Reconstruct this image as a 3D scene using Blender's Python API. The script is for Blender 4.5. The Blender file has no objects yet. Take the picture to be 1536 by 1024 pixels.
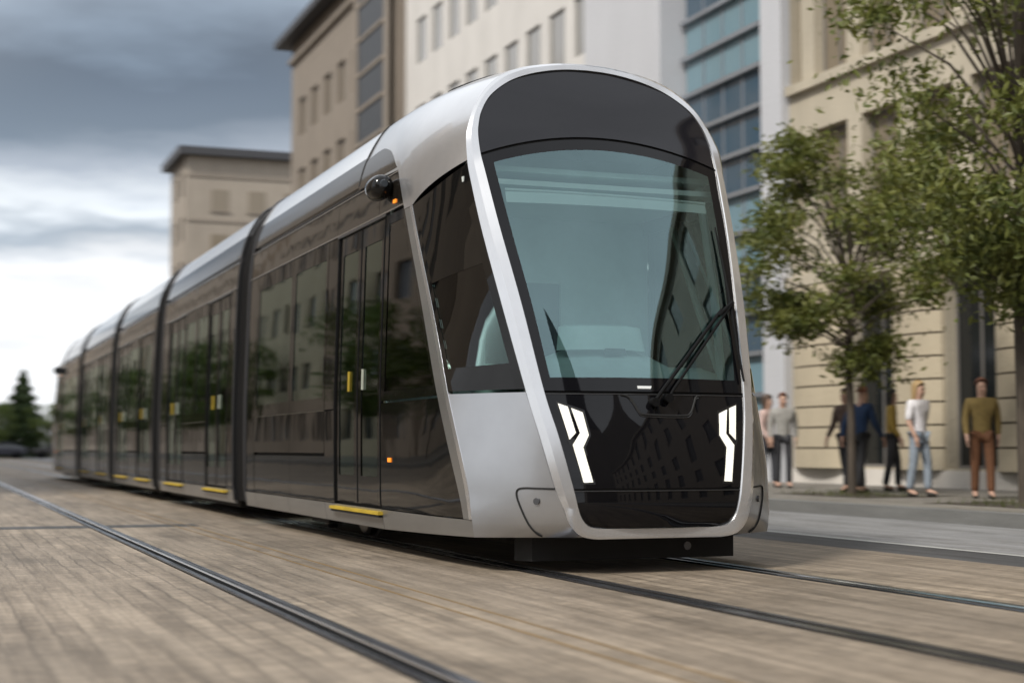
import bpy, bmesh, math, random
from mathutils import Vector, Matrix
R = math.radians
random.seed(7)
S = bpy.context.scene
COL = S.collection

# ------------------------------------------------------------------ helpers
def hermite(xs, ys):
    n = len(xs); d = [(ys[i+1]-ys[i])/(xs[i+1]-xs[i]) for i in range(n-1)]
    m = [d[0]] + [0 if d[i-1]*d[i] <= 0 else 2*d[i-1]*d[i]/(d[i-1]+d[i]) for i in range(1, n-1)] + [d[-1]]
    def f(x):
        if x <= xs[0]: return ys[0]
        if x >= xs[-1]: return ys[-1]
        i = 0
        while x > xs[i+1]: i += 1
        h = xs[i+1]-xs[i]; t = (x-xs[i])/h
        return ((1+2*t)*(1-t)**2*ys[i] + t*(1-t)**2*h*m[i] + t*t*(3-2*t)*ys[i+1] + t*t*(t-1)*h*m[i+1])
    return f
def lerp(a, b, t): return a+(b-a)*t
def vl(a, b, t): return tuple(a[k]+(b[k]-a[k])*t for k in range(len(a)))
def resample(pts, n):
    d = [0]
    for a, b in zip(pts, pts[1:]): d.append(d[-1]+math.dist(a, b))
    out = []
    for k in range(n+1):
        s = d[-1]*k/n; i = 0
        while i < len(d)-2 and s > d[i+1]: i += 1
        out.append(vl(pts[i], pts[i+1], (s-d[i])/(d[i+1]-d[i])))
    return out
def smooth_path(pts, sub=6):
    out = []
    for i in range(len(pts)-1):
        p0 = pts[max(i-1, 0)]; p1 = pts[i]; p2 = pts[i+1]; p3 = pts[min(i+2, len(pts)-1)]
        for k in range(sub):
            t = k/sub
            out.append(tuple(.5*((2*p1[c])+(-p0[c]+p2[c])*t+(2*p0[c]-5*p1[c]+4*p2[c]-p3[c])*t*t+(-p0[c]+3*p1[c]-3*p2[c]+p3[c])*t**3) for c in range(len(p1))))
    out.append(tuple(pts[-1])); return out

class MB:
    def __init__(s): s.v = []; s.f = []; s.m = []; s.k = 0
    def add(s, vs, fs):
        b = len(s.v); s.v += [tuple(p) for p in vs]
        for f in fs: s.f.append(tuple(b+i for i in f)); s.m.append(s.k)
        return s
    def grid(s, g, close=False):
        n = len(g[0]); vs = [p for r in g for p in r]; fs = []
        R_ = len(g)
        for i in range(R_ if close else R_-1):
            j = (i+1) % R_
            for k in range(n-1): fs.append((i*n+k, i*n+k+1, j*n+k+1, j*n+k))
        return s.add(vs, fs)
    def slab(s, ga, gb):
        "two matching grids closed along their border"
        s.grid(ga); s.grid(gb)
        ra = ga[0]+[r[-1] for r in ga[1:]]+ga[-1][::-1][1:]+[r[0] for r in ga[::-1]][1:]
        rb = gb[0]+[r[-1] for r in gb[1:]]+gb[-1][::-1][1:]+[r[0] for r in gb[::-1]][1:]
        return s.grid([ra, rb])
    def box(s, x0, y0, z0, x1, y1, z1):
        v = [(x, y, z) for x in (x0, x1) for y in (y0, y1) for z in (z0, z1)]
        return s.add(v, [(0, 1, 3, 2), (4, 6, 7, 5), (0, 4, 5, 1), (2, 3, 7, 6), (0, 2, 6, 4), (1, 5, 7, 3)])
    def quad(s, a, b, c, d): return s.add([a, b, c, d], [(0, 1, 2, 3)])
    def tube(s, pts, r, n=8, cap=True, closed=False):
        pts = [Vector(p) for p in pts]; rows = []; N = len(pts)
        rr = r if isinstance(r, (list, tuple)) else [r]*N
        prev = None
        for i, p in enumerate(pts):
            a = pts[i-1] if (i > 0 or closed) else p; b = pts[(i+1) % N] if (i < N-1 or closed) else p
            t = (b-a).normalized()
            ref = prev if prev is not None else (Vector((0, 0, 1)) if abs(t.z) < .9 else Vector((1, 0, 0)))
            u = (ref-t*ref.dot(t)).normalized(); w = t.cross(u); prev = u
            rows.append([tuple(p+u*math.cos(2*math.pi*k/n)*rr[i]+w*math.sin(2*math.pi*k/n)*rr[i]) for k in range(n)]+[None])
        for q in rows: q[-1] = q[0]
        s.grid(rows, closed)
        if cap and not closed:
            s.add(rows[0][:-1], [tuple(range(n))]); s.add(rows[-1][:-1], [tuple(range(n))])
        return s
    def lathe(s, prof, c=(0, 0, 0), axis='z', n=20):
        rows = []
        for r, h in prof:
            row = []
            for k in range(n+1):
                a = 2*math.pi*k/n; x, y = r*math.cos(a), r*math.sin(a)
                p = (x, y, h) if axis == 'z' else ((x, h, y) if axis == 'y' else (h, x, y))
                row.append((c[0]+p[0], c[1]+p[1], c[2]+p[2]))
            rows.append(row)
        return s.grid(rows)
    def prism(s, poly, fn, d0, d1):
        "2-D outline poly placed by fn(p, depth)"
        n = len(poly); a = [fn(p, d0) for p in poly]; b = [fn(p, d1) for p in poly]
        return s.add(a+b, [tuple(range(n)), tuple(range(2*n-1, n-1, -1))]+[(i, (i+1) % n, n+(i+1) % n, n+i) for i in range(n)])
    def mesh(s, name, mats, smooth=35, weld=True):
        me = bpy.data.meshes.new(name)
        me.from_pydata(s.v, [], s.f)
        for m in (mats if isinstance(mats, (list, tuple)) else [mats]): me.materials.append(m)
        for p, k in zip(me.polygons, s.m): p.material_index = k
        if weld:
            bm = bmesh.new(); bm.from_mesh(me)
            bmesh.ops.remove_doubles(bm, verts=bm.verts, dist=2e-4)
            bmesh.ops.recalc_face_normals(bm, faces=bm.faces)
            bm.to_mesh(me); bm.free()
        if smooth:
            me.shade_smooth(); me.set_sharp_from_angle(angle=R(smooth))
        return me
    def obj(s, name, mats, parent=None, smooth=35, weld=True):
        o = bpy.data.objects.new(name, s.mesh(name, mats, smooth, weld)); COL.objects.link(o)
        if parent: o.parent = parent
        return o
def empty(name, loc=(0, 0, 0), rz=0, parent=None):
    o = bpy.data.objects.new(name, None); COL.objects.link(o); o.location = loc; o.rotation_euler = (0, 0, rz)
    o.empty_display_size = .2
    if parent: o.parent = parent
    return o
def tag(o, label=None, cat=None, group=None, kind=None):
    if label: o['label'] = label
    if cat: o['category'] = cat
    if group: o['group'] = group
    if kind: o['kind'] = kind
    return o
def dup(o, parent=None, keep_children=True):
    c = o.copy(); COL.objects.link(c)
    c.parent = parent
    if keep_children:
        for ch in list(o.children): dup(ch, c)
    return c

# ------------------------------------------------------------------ materials
def nt(m):
    m.use_nodes = True; n = m.node_tree.nodes; n.clear(); return n, m.node_tree.links
def coords(n, l, scale, obj=True):
    tc = n.new('ShaderNodeTexCoord'); mp = n.new('ShaderNodeMapping'); mp.inputs['Scale'].default_value = scale
    l.new(tc.outputs['Object' if obj else 'Generated'], mp.inputs[0]); return mp.outputs[0]
def pmat(name, col, rough=.5, metal=0, var=0, vscale=(1, 1, 1), bump=0, bscale=None, coat=0, spec=.5, col2=None, detail=4, ior=1.5, rvar=0, emis=0):
    m = bpy.data.materials.new(name); n, l = nt(m)
    out = n.new('ShaderNodeOutputMaterial'); p = n.new('ShaderNodeBsdfPrincipled'); l.new(p.outputs[0], out.inputs[0])
    p.inputs['Base Color'].default_value = (*col, 1); p.inputs['Roughness'].default_value = rough; p.inputs['Metallic'].default_value = metal
    p.inputs['Coat Weight'].default_value = coat; p.inputs['Coat Roughness'].default_value = .03; p.inputs['IOR'].default_value = ior
    p.inputs['Specular IOR Level'].default_value = spec
    if emis:
        p.inputs['Emission Color'].default_value = (*col, 1); p.inputs['Emission Strength'].default_value = emis
    if var or rvar:
        t = n.new('ShaderNodeTexNoise'); t.inputs['Scale'].default_value = 1; t.inputs['Detail'].default_value = detail; t.inputs['Roughness'].default_value = .62
        l.new(coords(n, l, vscale), t.inputs['Vector'])
        if var:
            mx = n.new('ShaderNodeMix'); mx.data_type = 'RGBA'
            c2 = col2 or tuple(c*(1+var) for c in col); c1 = col if col2 else tuple(c*(1-var) for c in col)
            mr = n.new('ShaderNodeMapRange'); mr.inputs[1].default_value = .3; mr.inputs[2].default_value = .7
            l.new(t.outputs[0], mr.inputs[0]); l.new(mr.outputs[0], mx.inputs[0])
            mx.inputs[6].default_value = (*c1, 1); mx.inputs[7].default_value = (*c2, 1); l.new(mx.outputs[2], p.inputs['Base Color'])
        if rvar:
            m2 = n.new('ShaderNodeMapRange'); m2.inputs[1].default_value = .3; m2.inputs[2].default_value = .7
            m2.inputs[3].default_value = max(0, rough-rvar); m2.inputs[4].default_value = rough+rvar
            l.new(t.outputs[0], m2.inputs[0]); l.new(m2.outputs[0], p.inputs['Roughness'])
    if bump:
        t2 = n.new('ShaderNodeTexNoise'); t2.inputs['Scale'].default_value = 1; t2.inputs['Detail'].default_value = 2
        l.new(coords(n, l, bscale or vscale), t2.inputs['Vector'])
        b = n.new('ShaderNodeBump'); b.inputs['Strength'].default_value = 1; b.inputs['Distance'].default_value = bump
        l.new(t2.outputs[0], b.inputs['Height']); l.new(b.outputs[0], p.inputs['Normal'])
        if coat: l.new(b.outputs[0], p.inputs['Coat Normal'])
    return m
def glass(name, tint, boost=.0, rough=.0, bump=0, refl=(1, 1, 1), ior=1.5):
    m = bpy.data.materials.new(name); n, l = nt(m)
    out = n.new('ShaderNodeOutputMaterial'); mx = n.new('ShaderNodeMixShader'); tr = n.new('ShaderNodeBsdfTransparent'); gl = n.new('ShaderNodeBsdfGlossy')
    fr = n.new('ShaderNodeFresnel'); fr.inputs['IOR'].default_value = ior
    ad = n.new('ShaderNodeMath'); ad.operation = 'ADD'; ad.use_clamp = True; ad.inputs[1].default_value = boost
    l.new(fr.outputs[0], ad.inputs[0]); l.new(ad.outputs[0], mx.inputs[0]); l.new(tr.outputs[0], mx.inputs[1]); l.new(gl.outputs[0], mx.inputs[2]); l.new(mx.outputs[0], out.inputs[0])
    tr.inputs[0].default_value = (*tint, 1); gl.inputs[0].default_value = (*refl, 1); gl.inputs['Roughness'].default_value = rough
    if bump:
        t2 = n.new('ShaderNodeTexNoise'); t2.inputs['Scale'].default_value = 1; t2.inputs['Detail'].default_value = 1
        l.new(coords(n, l, (1.2, .8, .6)), t2.inputs['Vector'])
        b = n.new('ShaderNodeBump'); b.inputs['Distance'].default_value = bump; l.new(t2.outputs[0], b.inputs['Height']); l.new(b.outputs[0], gl.inputs['Normal'])
    return m
def streak_mat(name, ca, cb, rough, sy, joint=True, spec=.35):
    "setts laid along the track, worn and streaked along the way the trams run"
    m = bpy.data.materials.new(name); n, l = nt(m)
    out = n.new('ShaderNodeOutputMaterial'); p = n.new('ShaderNodeBsdfPrincipled'); l.new(p.outputs[0], out.inputs[0])
    p.inputs['Roughness'].default_value = rough; p.inputs['Specular IOR Level'].default_value = spec
    def noise(sc, det=4, r=.6):
        t = n.new('ShaderNodeTexNoise'); t.inputs['Scale'].default_value = 1; t.inputs['Detail'].default_value = det; t.inputs['Roughness'].default_value = r
        l.new(coords(n, l, sc), t.inputs['Vector']); return t.outputs[0]
    def rng(s, a, b, c=0, d=1):
        r = n.new('ShaderNodeMapRange'); r.inputs[1].default_value = a; r.inputs[2].default_value = b; r.inputs[3].default_value = c; r.inputs[4].default_value = d; l.new(s, r.inputs[0]); return r.outputs[0]
    def mix(f, a, b, mode='MIX'):
        x = n.new('ShaderNodeMix'); x.data_type = 'RGBA'; x.blend_type = mode
        for s, k in ((f, 0), (a, 6), (b, 7)):
            if isinstance(s, (tuple, float, int)): x.inputs[k].default_value = s if isinstance(s, (float, int)) else (*s, 1)
            else: l.new(s, x.inputs[k])
        return x.outputs[2]
    a = noise((7, .4, 1), 6, .72); b = noise((42, 11, 1), 4, .75); j = noise((.8, .35, 1), 3); st = noise((1.5, .8, 1), 5, .7); c = noise((.45, .22, 1), 3)
    col = mix(rng(c, .3, .7), ca, cb)
    col = mix(rng(a, .38, .62, 0, .72), col, mix(1.0, col, (.36, .34, .31), 'MULTIPLY'))
    col = mix(rng(b, .38, .62, 0, .5), col, mix(1.0, col, (1.5, 1.47, 1.42), 'MULTIPLY'))
    col = mix(rng(st, .5, .7, 0, .7), col, mix(1.0, col, (.55, .54, .53), 'MULTIPLY'))
    if joint:
        br = n.new('ShaderNodeTexBrick'); tc = n.new('ShaderNodeTexCoord'); mp = n.new('ShaderNodeMapping')
        mp.inputs['Rotation'].default_value = (0, 0, R(90)); l.new(tc.outputs['Object'], mp.inputs[0])
        wob = n.new('ShaderNodeVectorMath'); wob.operation = 'ADD'; nz = n.new('ShaderNodeTexNoise'); nz.inputs['Scale'].default_value = 2.5
        l.new(tc.outputs['Object'], nz.inputs['Vector']); sc = n.new('ShaderNodeVectorMath'); sc.operation = 'SCALE'; sc.inputs['Scale'].default_value = .06
        l.new(nz.outputs['Color'], sc.inputs[0]); l.new(mp.outputs[0], wob.inputs[0]); l.new(sc.outputs[0], wob.inputs[1]); l.new(wob.outputs[0], br.inputs['Vector'])
        br.inputs['Scale'].default_value = 1; br.inputs['Brick Width'].default_value = .20; br.inputs['Row Height'].default_value = .13; br.inputs['Mortar Size'].default_value = .012; br.inputs['Mortar Smooth'].default_value = .6
        br.inputs['Color1'].default_value = (.74, .73, .72, 1); br.inputs['Color2'].default_value = (1.16, 1.15, 1.13, 1); br.inputs['Mortar'].default_value = (.38, .36, .33, 1)
        col = mix(rng(j, .35, .65, .15, .9), col, mix(1.0, col, br.outputs[0], 'MULTIPLY'))
    l.new(col, p.inputs['Base Color'])
    bp = n.new('ShaderNodeBump'); bp.inputs['Distance'].default_value = .012; bp.inputs['Strength'].default_value = .6
    l.new(b, bp.inputs['Height']); l.new(bp.outputs[0], p.inputs['Normal'])
    return m
def stone_mat(name, col, var=.12, rough=.8):
    return pmat(name, col, rough, var=var, vscale=(.9, .9, .35), detail=6, bump=.01, bscale=(14, 14, 14))

M = {}
M['silver'] = pmat('silver_paint', (.36, .364, .376), .3, metal=.85, var=.06, vscale=(2, 2, 2), coat=.4)
M['silver_bright'] = pmat('bright_silver_paint', (.60, .605, .62), .24, metal=.8, var=.04, vscale=(3, 3, 3), coat=.6)
M['hood'] = pmat('hood_silver_paint', (.50, .505, .52), .28, metal=.75, var=.08, vscale=(1.5, 1.5, 1.5), coat=.5)
M['skirt'] = pmat('skirt_grey_paint', (.23, .228, .224), .34, metal=.6, var=.1, vscale=(1, 1, 3), coat=.3)
M['black'] = pmat('black_gloss', (.006, .0055, .005), .03, bump=.004, bscale=(1.6, 1.0, .9), ior=1.36)
M['fascia'] = pmat('fascia_brown_gloss', (.012, .010, .008), .035, bump=.004, bscale=(1.6, 1.0, .9), ior=1.6)
M['maskblack'] = pmat('black_mask_gloss', (.004, .004, .005), .03, bump=.002, bscale=(2, 1, 1), ior=1.38)
M['podblack'] = pmat('pod_black', (.006, .006, .006), .12, ior=1.4)
M['visor'] = pmat('visor_gloss', (.010, .010, .013), .06, bump=.001, bscale=(2, 1, 1), ior=1.45)
M['roofside'] = pmat('roof_side_gloss', (.030, .026, .022), .07, bump=.003, bscale=(1.2, .8, .8), ior=1.2)
M['roof'] = pmat('roof_silver', (.80, .80, .81), .2, metal=.4, bump=.003, bscale=(.8, .8, .8), coat=.6)
M['rubber'] = pmat('rubber', (.004, .004, .0045), .7, spec=.15)
M['gap'] = pmat('gap_black', (.004, .004, .004), .7)
M['chrome'] = pmat('trim_silver', (.75, .75, .76), .18, metal=1)
M['greytrim'] = pmat('grey_trim', (.10, .10, .104), .3, metal=.8)
M['yellow'] = pmat('step_yellow', (.46, .32, .03), .5, var=.15, vscale=(8, 3, 8))
M['under'] = pmat('underframe_dark', (.009, .0085, .008), .8, var=.3, vscale=(5, 5, 5))
M['steel'] = pmat('wheel_steel', (.25, .24, .23), .4, metal=1)
M['orange'] = pmat('orange_lamp', (.9, .25, .02), .25, emis=.6)
M['lamp'] = pmat('lamp_white', (.90, .88, .78), .25, emis=.40, var=.12, vscale=(14, 14, 14))
M['lampoff'] = pmat('bezel_dark', (.01, .01, .011), .25)
M['winglass'] = glass('side_glass', (.86, .98, .93), .08, bump=.003, refl=(.86, 1, .93))
M['wind'] = glass('windscreen_glass', (.80, .97, .94), .14, bump=.0016, refl=(.66, .93, .97))
M['cabglass'] = glass('cab_glass', (.62, .76, .72), .0, bump=.002, ior=1.4)
M['cabteal'] = pmat('cab_trim_teal', (.46, .56, .55), .5, var=.1, vscale=(3, 3, 3))
M['cabdark'] = pmat('cab_dark_trim', (.05, .06, .065), .5)
M['floorin'] = pmat('interior_floor', (.22, .22, .21), .6)
M['ceilin'] = pmat('interior_ceiling', (.62, .66, .64), .5)
M['driverseat'] = pmat('driver_seat_fabric', (.03, .035, .04), .8, var=.2, vscale=(12, 12, 12))
M['seatfab'] = pmat('seat_fabric', (.16, .25, .25), .8, var=.2, vscale=(12, 12, 12))
M['fillglow'] = pmat('interior_fill_glow', (.85, .95, .92), .4, emis=7); M['screen'] = pmat('screen_dark', (.02, .025, .03), .15)  # first material: glow of the strips added to brighten the interior
M['white'] = pmat('white_plate', (.7, .72, .72), .4)

# ------------------------------------------------------------------ tram
A0, TC = 4.856, 29.2
tram = empty('tram', (A0, TC, 0))
tag(tram, 'long black and silver low floor tram with a rounded nose, running on the paved track', 'tram')
prof_c = hermite([.18, .3, .45, 1.26, 2.0, 2.85, 3.18, 3.4, 3.62, 3.8, 3.92], [1.215, 1.24, 1.252, 1.26, 1.243, 1.215, 1.182, 1.13, 1.03, .9, .7])
prof = prof_c
def taper(t, z):
    k = .062*max(0, min(1, (1.35-z)/.8)); return k*(max(0, 11.6-t)/1.1)**2
# whole outer cross-section from the gutter (z 3.2) over the top, half side: (x, z)
ROOF = smooth_path([(prof(3.235), 3.235), (prof(3.32), 3.32), (prof(3.42), 3.42), (prof(3.52), 3.52), (prof(3.62), 3.62), (prof(3.72), 3.72), (.9, 3.8), (.8, 3.865), (.7, 3.915), (.55, 3.955), (.4, 3.98), (.2, 3.996), (0, 4.0)], 3)
def L(x, t, z): return (x, t-TC, z)
def patchf(mb, side, fn, nu, nv, off, th):
    ga = []; gb = []
    for i in range(nu+1):
        ra = []; rb = []
        for j in range(nv+1):
            t, z = fn(i/nu, j/nv)
            x = prof(z)-taper(t, z); ra.append(L(side*(x+off), t, z)); rb.append(L(side*(x+off-th), t, z))
        ga.append(ra); gb.append(rb)
    mb.slab(ga, gb); return mb
def patch(mb, side, t0, t1, z0, z1, off=0, th=.03):
    nv = max(1, int((z1-z0)/.12)+1)
    f0 = t0 if callable(t0) else (lambda z: t0); f1 = t1 if callable(t1) else (lambda z: t1)
    def fn(u, v):
        z = lerp(z0, z1, v); return lerp(f0(z), f1(z), u), z
    return patchf(mb, side, fn, 8 if min(f0(z0), f0(z1), f0((z0+z1)/2)) < 11.5 else 1, nv, off, th)
def framed(mb, side, t0, t1, z0, z1, a0, a1, b0, b1, off=0, th=.03):
    "a panel with a rectangular hole (a0..a1, b0..b1)"
    patch(mb, side, t0, a0, z0, z1, off, th); patch(mb, side, a1, t1, z0, z1, off, th)
    patch(mb, side, a0, a1, z0, b0, off, th); patch(mb, side, a0, a1, b1, z1, off, th)

tb = hermite([.2, .39, .65, 1.26, 2.80, 3.2, 3.6], [10.64, 10.67, 10.78, 11.11, 12.11, 12.42, 12.8])     # back edge of the slanted silver post
tf = hermite([.2, .28, .53, 1.26, 2.81], [10.52, 10.51, 10.54, 10.84, 11.89])                  # its front edge

DOORS = []; WINS = []
M['pale'] = pmat('pale_handle', (.45, .48, .40), .4)
def door_leaf(side, t0, t1, z0, z1, handle_at, pale=0):
    mb = MB(); a0, a1 = t0+.11, t1-.11
    framed(mb, side, t0+.006, t1-.006, z0, z1, a0, a1, z0+.24, z1-.17, -.012, .03)
    d = mb.obj('door', M['black'], tram)
    patch(MB(), side, a0, a1, z0+.24, z1-.17, -.02, .008).obj('door_pane', M['winglass'], d)
    h = MB(); patch(h, side, handle_at-.016, handle_at+.016, 1.38, 1.56, -.004, .012)
    h.obj('door_handle', M['yellow' if pale == 0 else 'pale'], d)
    DOORS.append(d); return d
def double_door(side, t0, t1):
    mid = (t0+t1)/2
    a = door_leaf(side, t0+.03, mid-.004, .39, 2.815, mid-.17, 1); b = door_leaf(side, mid+.004, t1-.03, .39, 2.815, mid+.3)
    g = MB(); patch(g, side, t0, t0+.024, .375, 2.83, .004, .03); patch(g, side, t1-.024, t1, .375, 2.83, .004, .03); patch(g, side, mid-.012, mid+.012, .40, 2.81, -.008, .02)
    g.obj('door_seal', M['rubber'], tram)
    hd = MB(); patch(hd, side, t0-.02, t1+.02, 2.822, 2.848, .012, .03); hd.obj('door_header', M['greytrim'], tram)
    st = MB(); x0 = prof(.33)+.003
    st.box(min(side*(x0-.02), side*(x0+.045)), t0-TC-.05, .318, max(side*(x0-.02), side*(x0+.045)), t1-TC+.02, .345)
    s_ = st.obj('door_step', M['yellow'], tram)
    s2 = MB(); s2.box(min(side*(x0-.02), side*(x0+.035)), t0-TC-.04, .296, max(side*(x0-.02), side*(x0+.035)), t1-TC, .314); s2.obj('step_bracket', M['under'], s_)
def window(side, t0, t1, z0=1.235, z1=2.84):
    mb = MB(); framed(mb, side, t0+.005, t1-.005, z0, z1, t0+.08, t1-.12, z0+.12, z1-.16)
    w = mb.obj('window', M['black'], tram)
    patch(MB(), side, t0+.08, t1-.12, z0+.12, z1-.16, -.006, .008).obj('window_pane', M['winglass'], w)
    mb = MB(); patch(mb, side, t0, t1, 1.2235, 1.2325, -.001, .02); mb.obj('belt_highlight', M['chrome'], w)  # chrome line imitating the highlight along the belt seam
    return w
def panel(side, t0, t1, z0, z1, name='side_panel', mat='black', off=0):
    mb = MB(); patch(mb, side, t0+.004, t1-.004, z0, z1, off) if not callable(t0) else patch(mb, side, t0, t1-.004, z0, z1, off)
    return mb.obj(name, M[mat], tram)
def skirt(side, cuts):
    for a, b in zip(cuts, cuts[1:]):
        mb = MB()
        def fn(u, v, a=a, b=b):
            return lerp(a+.006, b-.006, u), lerp(.2, .362, v)
        patchf(mb, side, fn, 1, 3, .004, .03); mb.obj('skirt', M['skirt'], tram)
def shell(t0, t1, cuts=()):
    "roof shell, fascia, trims and backing of one module"
    prof_pts = [(-x, z) for x, z in ROOF]+[(x, z) for x, z in ROOF[::-1]][1:]
    edges = [t0]+list(cuts)+[t1]
    for a, b in zip(edges, edges[1:]):
        K = 9                                                     # the dark lower band ends at z 3.52
        for name, pts, mt in (('roof_side', prof_pts[:K+1], 'roofside'), ('roof_shell', prof_pts[K:len(prof_pts)-K], 'roof'), ('roof_side', prof_pts[len(prof_pts)-K-1:], 'roofside')):
            mb = MB(); mb.slab([[L(x, y, z) for x, z in pts] for y in (a+.004, b-.004)], [[L(x*.975, y, z-.03) for x, z in pts] for y in (a+.004, b-.004)])
            mb.obj(name, M[mt], tram)
def trims(side, t0, t1, fcuts):
    e = [t0]+fcuts+[t1]
    for a, b in zip(e, e[1:]):
        mb = MB(); patch(mb, side, a if callable(a) else a+.005, b-.005, 2.868, 3.158); mb.obj('fascia_panel', M['fascia'], tram)
    mb = MB(); a = t0
    patch(mb, side, a, t1, 3.162, 3.172, .008, .03); patch(mb, side, a, t1, 2.850, 2.864, .004, .03)
    mb.obj('trim_strip', M['chrome'], tram)
    mb = MB(); patch(mb, side, a, t1, 3.172, 3.235, -.03, .03); mb.obj('roof_gutter', M['gap'], tram)
    mb = MB(); patch(mb, side, a, t1, 2.835, 3.2, -.045, .02); patch(mb, side, a, t1, .3, 1.24, -.045, .02)
    mb.obj('wall_lining', M['gap'], tram)
def inside(t0, t1):
    MB().box(-1.18, t0-TC, .33, 1.18, t1-TC, .37).obj('floor', M['floorin'], tram)
    MB().box(-1.1, t0-TC, 2.86, 1.1, t1-TC, 2.9).obj('ceiling', M['ceilin'], tram)
    for x in (-.62, .62): MB().box(x-.06, max(t0, 12.8)+.3-TC, 2.835, x+.06, t1-.3-TC, 2.858).obj('added_glow_strip', M['fillglow'], tram)  # glowing strips added so the interior shows through the glass
seat_me = None
def seats(ts):
    global seat_me
    if seat_me is None:
        mb = MB()
        mb.grid([[(x, -.24+.48*k/4, .44+.02*math.cos(k*1.57)) for k in range(5)] for x in (-.22, .22)])
        mb.box(-.22, -.22, .40, .22, .24, .47)
        pts = [(.20, .46), (.24, .75), (.30, 1.18)]
        mb.slab([[(x, y, z) for y, z in pts] for x in (-.21, 0, .21)], [[(x, y+.07, z) for y, z in pts] for x in (-.21, 0, .21)])
        mb.box(-.05, -.1, .0, .05, .1, .40)
        seat_me = mb.mesh('passenger_seat', M['seatfab'])
    for t, x, rz in ts:
        o = bpy.data.objects.new('passenger_seat', seat_me); COL.objects.link(o); o.parent = tram; o.location = L(x, t, .37); o.rotation_euler = (0, 0, rz)
def screen(t, z0=.4):
    for s in (-1, 1):
        MB().box(min(s*1.03, s*1.17), t-.012-TC, z0, max(s*1.03, s*1.17), t+.012-TC, 2.7).obj('draught_screen', M['ceilin'], tram)
def pole(x, t):
    MB().tube([L(x, t, .37), L(x, t, 2.86)], .018).obj('grab_pole', M['chrome'], tram)

# --- side walls of the five modules (end modules are built for the front and turned for the rear)
before = set(bpy.data.objects)
D0, D1 = 12.66, 14.24
for sd in (-1, 1):
    # cab side: lower panel, window, post
    panel(sd, tb, D0, .372, 1.245, 'cab_side_panel')
    mb = MB(); th = lambda z: tb(z)+.075
    patch(mb, sd, tb, th, 1.262, 2.82); patch(mb, sd, D0-.11, D0-.005, 1.262, 2.82); patch(mb, sd, th, D0-.11, 1.262, 1.34); patch(mb, sd, th, D0-.11, 2.74, 2.82)
    w = mb.obj('cab_side_window', M['black'], tram)
    mb = MB(); patch(mb, sd, th, D0-.11, 1.34, 2.74, -.006, .008); mb.obj('window_pane', M['cabglass'], w)
    mb = MB(); patch(mb, sd, 11.95, 12.68, 2.76, 3.3, -.06, .02); mb.obj('wall_lining', M['gap'], tram)
    double_door(sd, D0, D1)
    panel(sd, D1+.005, 14.61, 1.235, 2.84, 'side_panel'); panel(sd, D1+.005, 14.61, .37, 1.222, 'side_panel')
    window(sd, 14.62, 16.13); window(sd, 16.13, 17.98)
    for a, b in ((14.62, 16.13), (16.13, 17.98)):
        panel(sd, a, b, .825, 1.222, 'side_panel'); panel(sd, a, b, .37, .795, 'access_hatch', off=-.004)
    panel(sd, 17.985, 18.5, .37, 2.84, 'side_panel')
    trims(sd, tb, 18.5, [12.9, 14.33])
    skirt(sd, [12.63, 14.6, 16.19, 17.9, 18.5])
    mb = MB(); patchf(mb, sd, lambda u, v: (lambda z: (lerp(tf(z), 12.625, u), z))(lerp(lerp(.243, .2, u), .362, v)), 10, 3, .004, .03); mb.obj('skirt', M['skirt'], tram)
    # slanted silver post, two facets; dark and bright paints imitate how light falls on them
    mb = MB()
    tm = lambda z: lerp(tb(z), tf(z), .72)
    patch(mb, sd, lambda z: tm(z), lambda z: tb(z)-.004, .366, 2.80, .006, .04); mb.obj('corner_post', M['skirt'], tram)
    mb = MB(); patch(mb, sd, tf, lambda z: tm(z), .366, 2.80, .012, .04); mb.obj('post_highlight', M['silver_bright'], tram)
shell(13.7, 18.5)
inside(11.0, 18.5)
seats([(t, x, r) for t, r in ((15.0, 0), (15.9, math.pi), (16.9, 0), (17.7, math.pi)) for x in (-.85, .85)])
for x in (-.75, .75): pole(x, 14.4); pole(x, 13.0); pole(x*1.3, 13.5)
screen(14.27); screen(15.98); screen(17.84)

# --- cab nose
A_IN = [(0, 9.97, .32), (.30, 9.97, .32), (.47, 9.965, .322), (.55, 9.96, .345), (.595, 9.955, .40), (.617, 9.955, .46), (.646, 9.965, .59), (.72, 10.05, .948), (.785, 10.165, 1.27), (.862, 10.40, 1.90), (.935, 10.66, 2.49), (.974, 10.86, 2.92), (.985, 10.93, 3.06), (.984, 10.99, 3.20), (.970, 11.03, 3.30), (.932, 11.07, 3.42), (.845, 11.11, 3.555), (.685, 11.16, 3.68), (.52, 11.185, 3.755), (.34, 11.205, 3.805), (.17, 11.22, 3.832), (0, 11.222, 3.84)]
A_OUT = [(0, 9.95, .245), (.32, 9.95, .245), (.50, 9.945, .247), (.61, 9.94, .275), (.685, 9.945, .35), (.722, 9.955, .45), (.772, 9.995, .60), (.84, 10.10, .945), (.897, 10.225, 1.268), (.985, 10.475, 1.895), (1.045, 10.74, 2.47), (1.074, 10.91, 2.87), (1.078, 10.97, 3.02), (1.074, 11.01, 3.20), (1.048, 11.04, 3.30), (1.0, 11.08, 3.42), (.905, 11.13, 3.58), (.755, 11.18, 3.725), (.57, 11.21, 3.815), (.37, 11.235, 3.865), (.18, 11.25, 3.893), (0, 11.252, 3.90)]
IN_S = smooth_path(A_IN, 5); OUT_S = smooth_path(A_OUT, 5)
SEAM_I = 12*5                                              # index of the windscreen seam in the dense lists
m_in = hermite([p[2] for p in A_IN[2:13]], [p[0] for p in A_IN[2:13]])
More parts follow.
